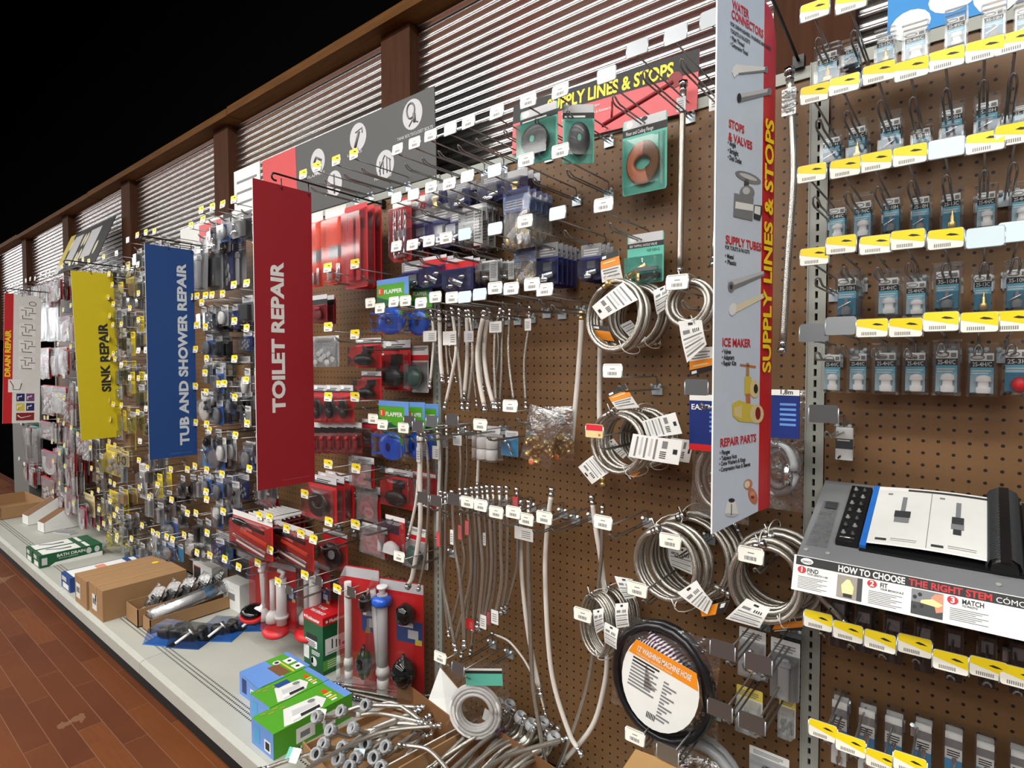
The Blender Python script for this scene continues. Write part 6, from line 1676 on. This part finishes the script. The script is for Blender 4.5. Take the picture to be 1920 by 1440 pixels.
for i, (bx, by) in enumerate(((-5.98, -.375), (-5.62, -.352))):
    r = thing('display_tray', 'white cut away carton with brown inside, %s' % ('front one by the bath drain boxes' if i else 'rear one by the drain bags'), 'carton', (bx, by, .1555), 'white cut away cartons', .1)
    m = MB()
    pr = [(0, 0), (.34, 0), (.34, .2), (.22, .2), (0, .075)]
    for y, k in ((0, 'white'), (.12, 'kraftdark')):
        m.poly([(x * .9 if False else y * 1.0, x, z) for x, z in pr] if False else [(y, x, z) for x, z in pr], k); m.poly([(y + .004, x, z) for x, z in reversed(pr)], 'kraftdark' if y == 0 else 'white')
    m.box(0, 0, 0, .124, .004, .075, 'white'); m.box(0, .336, 0, .124, .34, .2, 'white'); m.box(0, 0, 0, .124, .34, .003, 'kraftdark')
    m.obj('carton_body', r)
    m = MB(); m.poly(((.004, 0, .075), (.12, 0, .075), (.12, .22, .2), (.004, .22, .2)), 'kraftdark'); m.obj('brown_inside', r)
r = thing('spare_leaflet', 'small clear pack lying flat on the deck before the white cartons', 'pack', (-5.45, -.3, .1562), None, .4)
MB().box(0, 0, 0, .18, .06, .006, 'circle').obj('backing_card', r); MB().box(.01, .005, .006, .17, .055, .02, 'clear').obj('blister', r)
# fill valve boxes, blue and green
for i, (bx, by, lx, ly, h, rz, lb) in enumerate(((-2.205, -.433, .17, .2, .086, 0, 'rear blue and green fill valve box with brown picture'), (-2.03, -.48, .142, .235, .0865, 0, 'middle blue and green fill valve box with one valve picture and blue chip'), (-1.884, -.547, .142, .3, .0865, 0, 'front blue and green fill valve box nearest the loose hoses'))):
    r = boxthing('fill_valve_box', lb, (bx, by), lx, ly, h, rz, 'green', group='blue and green fill valve boxes', keys=['green', 'green', 'skyblue', 'skyblue', 'skyblue', 'green'])
    t = h + .0005
    def q4(x0, y0, x1, y1, k, up=0, sk=0):
        m.poly(((x0 * lx, y0 * ly, t + up), (x1 * lx, (y0 + sk) * ly, t + up), (x1 * lx, (y1 + sk) * ly, t + up), (x0 * lx, y1 * ly, t + up)), k)
    m = MB(); q4(0, .9, 1, 1, 'skyblue')
    m.rect(.02, .015, .055, .07, -.0005, 'deepblue' if i == 0 else 'lightblue'); m.rect(.085, .012, .125, .05, -.0005, 'white'); m.rect(.092, .018, .118, .044, -.0008, 'ink')
    m.obj('printed_panel', r)
    m = MB()
    if i == 0:
        q4(0, 0, 1, .52, 'skyblue', .0002, -.06); q4(.35, .4, .9, .62, 'kraftdark', .0004); q4(.2, .66, .95, .7, 'dullyellow', .0004)
        m.poly([(.05 + .016 * math.cos(k * .45), .125 + .016 * math.sin(k * .45), t + .0006) for k in range(14)], 'paper'); m.poly([(.05 + .009 * math.cos(k * .45), .125 + .009 * math.sin(k * .45), t + .0008) for k in range(14)], 'ink')
        for a in range(2):
            q4(.3 + a * .36, .74, .56 + a * .36, .92, 'white', .0004); m.poly([((.43 + a * .36) * lx + .008 * math.cos(k * .63), .83 * ly + .008 * math.sin(k * .63), t + .0008) for k in range(10)], 'ink')
    else:
        m.poly([(x * lx, y * ly, t + .0004) for x, y in ((.3, .3), (.95, .14), (1, .3), (.93, .62), (.7, .74), (.4, .7))], 'paper')
        m.poly([(x * lx, y * ly, t + .0006) for x, y in ((.5, .35), (.95, .25), (.92, .56), (.6, .62))], 'circle')
        m.poly([(x * lx, y * ly, t + .0008) for x, y in ((.74, .28), (.88, .25), (.9, .6), (.76, .62))], 'white'); m.poly([(x * lx, y * ly, t + .001) for x, y in ((.78, .38), (.9, .36), (.91, .6), (.79, .62))], 'ink')
        m.poly([(.5 * lx + .011 * math.cos(k * .63), .6 * ly + .014 * math.sin(k * .63), t + .001) for k in range(10)], 'steelprint')
        q4(.3, .78, .46, .84, 'brightorange', .0004)
        for k in range(4):
            q4(.5 + .11 * k, .76, .57 + .11 * k, .86 - .03 * (k % 2), 'white' if k % 2 else 'dullyellow', .0004)
        for k in range(4):
            q4(.08 + .1 * (k % 2), .08 + k * .07, .14 + .1 * (k % 2), .14 + k * .07, 'olive', .0004)
        if i == 1:
            q4(.14, .34, .36, .56, 'signblue', .0012)
        m.box(lx + .0002, .08, .012, lx + .0006, .15, .062, 'white'); m.box(lx + .0002, .18, .012, lx + .0006, .23, .062, 'white'); m.box(lx + .0004, .095, .025, lx + .0009, .13, .045, 'steelprint'); m.box(lx + .0004, .19, .025, lx + .0009, .22, .045, 'steelprint')
    m.obj('printed_picture', r)
# red and green tank kit box
x0, y0, lx, ly, h = -2.205, -.158, .142, .145, .208
r = boxthing('tank_kit_box', 'tall dark green and red tank kit box standing on the deck', (x0, y0), lx, ly, h, 0, 'darkgreen')
m = MB()
m.box(-.001, -.001, h - .004, lx + .001, ly + .001, h + .03, 'red')
m.poly(((-.001, -.001, h + .03), (lx + .001, -.001, h + .03), (lx * .8, ly * .5, h + .043), (lx * .2, ly * .5, h + .043)), 'red'); m.poly(((lx + .001, -.001, h + .03), (lx + .001, ly + .001, h + .03), (lx * .8, ly * .5, h + .043)), 'red'); m.poly(((-.001, ly + .001, h + .03), (-.001, -.001, h + .03), (lx * .2, ly * .5, h + .043)), 'red'); m.poly(((lx + .001, ly + .001, h + .03), (-.001, ly + .001, h + .03), (lx * .2, ly * .5, h + .043), (lx * .8, ly * .5, h + .043)), 'red')
m.obj('red_lid', r)
m = MB()
m.rect(.02, .13, .1, .15, -.0006, 'ink'); m.rect(.015, .098, .1, .128, -.0008, 'white'); m.rect(.0, .05, .035, .085, -.0008, 'paper'); m.rect(.0, .04, .04, .095, -.0007, 'white'); m.disc(.075, .04, .022, .02, -.0008, 'white', 18); m.rect(.055, .03, .07, .055, -.0008, 'white'); lines(m, .06, .07, .12, .09, 3, 'white', -.0008); lines(m, .02, .1, .09, .126, 4, 'ink', -.0012)
s = lx + .0006
def sp(a, b, c, d, k, lift=0):
    m.poly(((s + lift, a, b), (s + lift, c, b), (s + lift, c, d), (s + lift, a, d)), k)
sp(.01, .08, .135, .148, 'white'); sp(.0, .018, .145, .06, 'green', -.0002); sp(.04, .1, .046, .14, 'ink', .0004); sp(.06, .098, .068, .132, 'ink', .0004); sp(.075, .098, .082, .125, 'ink', .0004); sp(.09, .098, .11, .11, 'ink', .0004); sp(.02, .086, .12, .089, 'greyink', .0004)
for k in range(4):
    sp(.02, .024 + k * .009, .12 - .02 * (k % 2), .027 + k * .009, 'white', .0004)
m.obj('printed_panel', r)
m = MB()
m.text('Fluidmaster', (.022, -.0018, h + .004), (1, 0, 0), (0, 0, 1), .02, 'white', bold=.03, fit=.1); m.text('Fluidmaster', (lx + .0018, .03, h + .004), (0, 1, 0), (0, 0, 1), .02, 'white', bold=.03, fit=.1); m.text('TANK REPAIR KIT', (.028, .012, h + .035), (1, 0, 0), (0, 1, .19), .02, 'white', bold=.02, fit=.1); m.text('TOILET', (.04, .04, h + .0405), (1, 0, 0), (0, 1, .19), .02, 'white', bold=.02, fit=.06)
for ctr in ((.012, -.0018, h + .011),):
    m.disc(ctr[0], ctr[2], .006, .006, ctr[1], 'white', 12)
m.poly([(lx + .0018, .018 + .006 * math.cos(k * .52), h + .011 + .006 * math.sin(k * .52)) for k in range(12)], 'white')
m.obj('lettering', r)
# loose braided lines on the deck behind the cartons
random.seed(9)
def deck_hose(a, b, z, r, label, mat='braid', bow=.03, group='loose hoses on the deck', zb=None):
    a, b = V((a[0], a[1], z)), V((b[0], b[1], z if zb is None else zb))
    mid = (a + b) / 2 + V((bow, bow * .6, 0))
    P3 = [p - a for p in smooth_pts([a, mid, b], 8)]
    rt = thing('supply_hose', label, 'hose', a, group)
    m = MB(); m.tube(P3, r, mat, 9); m.obj('hose_body', rt)
    for i, j in ((0, 1), (-1, -2)):
        m = MB(); ends(m, P3[i], P3[j], r, 'chrome'); m.obj('end_fitting', rt)
    return rt, P3
for i in range(8):
    a = atz(632 + i * 6, 1282 + i * 4.5, .165)
    b = atz(800 + 3 * i, 1300 + i * 8, .165)
    rt, P3 = deck_hose((a.x, a.y), (b.x, b.y), .165 + .008 * (i % 2), .006, 'braided hose lying on the deck behind the brown carton, %s from the wall' % ORD[i + 1], bow=.015)
    if i in (1, 3, 5):
        m = MB(); p = P3[5 + i]; m.box(-.014, -.012, .006, .014, .012, .009, 'paper'); m.obj('paper_tag', rt, p)
# two open cartons of braided connectors
r = thing('open_carton', 'open brown carton of grey nut connectors beside the fill valve boxes', 'carton', (-1.70, -.47, .1555), 'open cartons of hoses', -.15)
cw, cl, ch = .37, .36, .105
def carton(r, cw, cl, ch, flap, hf=None, hl=None):
    m = MB(); t = .005
    m.box(0, 0, 0, cw, t, hf or ch, 'kraft'); m.box(0, cl - t, 0, cw, cl, ch + .02, 'kraftdark'); m.box(0, 0, 0, t, cl, hl or ch, 'kraft'); m.box(cw - t, 0, 0, cw, cl, ch, 'kraft', keys=['kraft', 'paper'] + ['kraft'] * 4); m.box(0, 0, 0, cw, cl, .004, 'kraft')
    m.obj('carton_body', r)
    m = MB(); m.poly(flap, 'white'); m.poly([V(p) + V((0, .003, 0)) for p in flap], 'kraft'); m.obj('flap', r)
carton(r, cw, cl, ch, ((.2, cl, ch + .02), (cw - .02, cl, ch + .02), (cw - .0, cl + .02, ch + .1), (.24, cl + .02, ch + .14)), .04, .03)
def conn(r0, a, b, nut, label, group, mat='braid', big=True, lead=None):
    rt = thing('supply_connector', label, 'hose', a, group)
    d = b - a
    mid = d * .5 + V((random.uniform(-.02, .02), random.uniform(-.02, .02), random.uniform(.0, .02)))
    P3 = smooth_pts([V((0, 0, 0)), mid, d] if lead is None else [V((0, 0, 0)), V(lead) * .07, mid * .6 + V(lead) * .08 + V((0, 0, .02)), d], 7)
    m = MB(); m.tube(P3, r0, mat, 9); m.obj('hose_body', rt)
    ax = (P3[0] - P3[1]).normalized()
    m = MB()
    if big:
        m.lathe([(.0085, -.002), (.018, 0), (.0195, .006), (.0195, .022), (.0175, .025), (.0125, .0252), (.0125, .006)], P3[0], 'plasticgrey', ax, 12)
        m.lathe([(.0115, 0), (.0115, .001)], P3[0] + ax * .009, 'dark', ax, 10)
        for k in range(6):
            e = ax.orthogonal().normalized(); e2 = ax.cross(e); q = (e * math.cos(k * 1.047) + e2 * math.sin(k * 1.047)) * .0185
            m.cyl(P3[0] + ax * .003 + q, P3[0] + ax * .02 + q, .003, 'plasticgrey', 6)
    else:
        ends(m, P3[0], P3[1], r0, 'chrome')
    m.obj('swivel_nut', rt)
    m = MB(); ends(m, P3[-1], P3[-2], r0, 'chrome'); m.obj('end_fitting', rt)
    return rt, P3
random.seed(14)
NB = [(600, 1345), (645, 1335), (690, 1322), (625, 1372), (668, 1368), (612, 1398), (648, 1402), (690, 1395), (640, 1425), (672, 1422), (706, 1420), (728, 1402), (598, 1415), (660, 1440), (720, 1440)]
for i, (px, py) in enumerate(NB):
    zz = .27 - .008 * (i // 4) - .01 * (i % 2)
    a = atz(px, py, zz)
    b = V((-1.42 + random.uniform(-.06, .05), -.2 + random.uniform(-.07, .06), .262 - .011 * (i // 3)))
    d = b - a
    b = a + d.normalized() * min(d.length, .34)
    rt, P3 = conn(.0075, a, b, 1, lead=(-.05 + random.uniform(-.2, .2), .8, -.5 + random.uniform(-.15, .15)), label='braided connector with grey nut in the left carton, %s by nut from the back' % ORD[i + 1], group='connectors in the left carton')
    if i in (1, 4, 7):
        m = MB(); m.cyl(P3[6], P3[8], .0085, ('purple', 'paper', 'mauve')[i % 3], 10); m.obj('paper_sleeve', rt)
    if i in (0, 9):
        m = MB(); p = P3[2]; m.rbox(-.018, -.02, .018, .02, -.002, 0, .003, 'tagblank' if i else 'tagwhite'); o = m.obj('paper_tag', rt, p + V((0, -.01, .012))); o.rotation_euler = (-.7, 0, .5)
for i, (l, z0) in enumerate((([(560, 1452), (640, 1405), (720, 1372), (812, 1362)], .285), ([(500, 1440), (560, 1420), (640, 1400)], .2), ([(762, 1398), (800, 1405), (830, 1432), (860, 1475)], .29))):
    p = [atz(*q, z0) for q in l]
    P3 = [q - p[0] for q in smooth_pts(p, 7)]
    rt = thing('supply_hose', ('bright braided hose lying across the left carton', 'braided hose with teal tag in front of the fill valve box', 'braided hose bending over the rim between the cartons')[i], 'hose', p[0], 'loose hoses on the deck')
    m = MB(); m.tube(P3, .0065, 'braid', 9); m.obj('hose_body', rt)
    for a, b in ((0, 1), (-1, -2)):
        m = MB(); ends(m, P3[a], P3[b], .0065, 'chrome'); m.obj('end_fitting', rt)
    if i == 1:
        m = MB(); m.rbox(-.022, -.02, .022, .02, -.002, 0, .002, 'tagwhite'); m.rect(-.022, -.02, -.008, .02, -.0024, 'teal'); o = m.obj('paper_tag', rt, P3[6] + V((0, 0, .012))); o.rotation_euler = (-.8, 0, .4)
r = thing('open_carton', 'open brown carton of dark braided hoses at the bottom centre', 'carton', (-1.29, -.47, .1555), 'open cartons of hoses', -.12)
carton(r, .34, .36, .11, ((.02, .36, .13), (.1, .36, .13), (.1, .372, .16), (.02, .372, .16)))
random.seed(41)
for i in range(18):
    px, py = 925 + 118 * ((i * 7) % 18) / 17, 1318 + 62 * ((i * 7) % 18) / 17 + random.uniform(-6, 18)
    b = atz(px, py, .30 + .012 * (i % 3))
    a = atz(px - 105 - 22 * (i % 3), py + 112 + 8 * (i % 4), .215 + .01 * (i % 4))
    a = b + (a - b) * .95
    rt, P3 = conn(.0064, b, a, 0, 'dark braided hose in the bottom centre carton, %s of eighteen' % ORD[i + 1], group='hoses in the bottom centre carton', big=(i % 3 == 1), lead=(-.25, -.15, -.6))
    if i in (2, 4, 6, 8, 11, 13):
        m = MB(); k = 5 + i % 4; m.cyl(P3[k], P3[k + 3], .009, ('paper', 'signblue', 'white', 'mauve')[i % 4], 10); m.obj('paper_sleeve', rt)
p = [atz(*q, .33) for q in ((905, 1445), (950, 1418), (1000, 1402), (1052, 1388))]
P3 = [q - p[0] for q in smooth_pts(p, 7)]
rt = thing('supply_hose', 'dark braided hose lying across the bottom centre carton', 'hose', p[0], 'loose hoses on the deck')
m = MB(); m.tube(P3, .0068, 'braid', 9); m.obj('hose_body', rt)
m = MB(); ends(m, P3[-1], P3[-2], .0068, 'chrome'); m.obj('end_fitting', rt)
r = thing('kraft_carton', 'brown carton corner at the bottom edge under the hose bags', 'carton', (-.575, -.45, .1555), None, .1)
MB().box(0, 0, 0, .22, .15, .4, 'kraft').obj('carton_body', r)
MB().poly(((0, 0, .4005), (.22, 0, .4005), (.22, .15, .4005), (0, .15, .4005)), 'tan').obj('top_flap', r)

# ---------------------------------------------------------------- one label per thing
for lb, names in USED.items():
    if len(names) > 1:
        for nm in names:
            o = bpy.data.objects[nm]
            if not o.get('group'):
                o['group'] = o['category'] + 's alike'
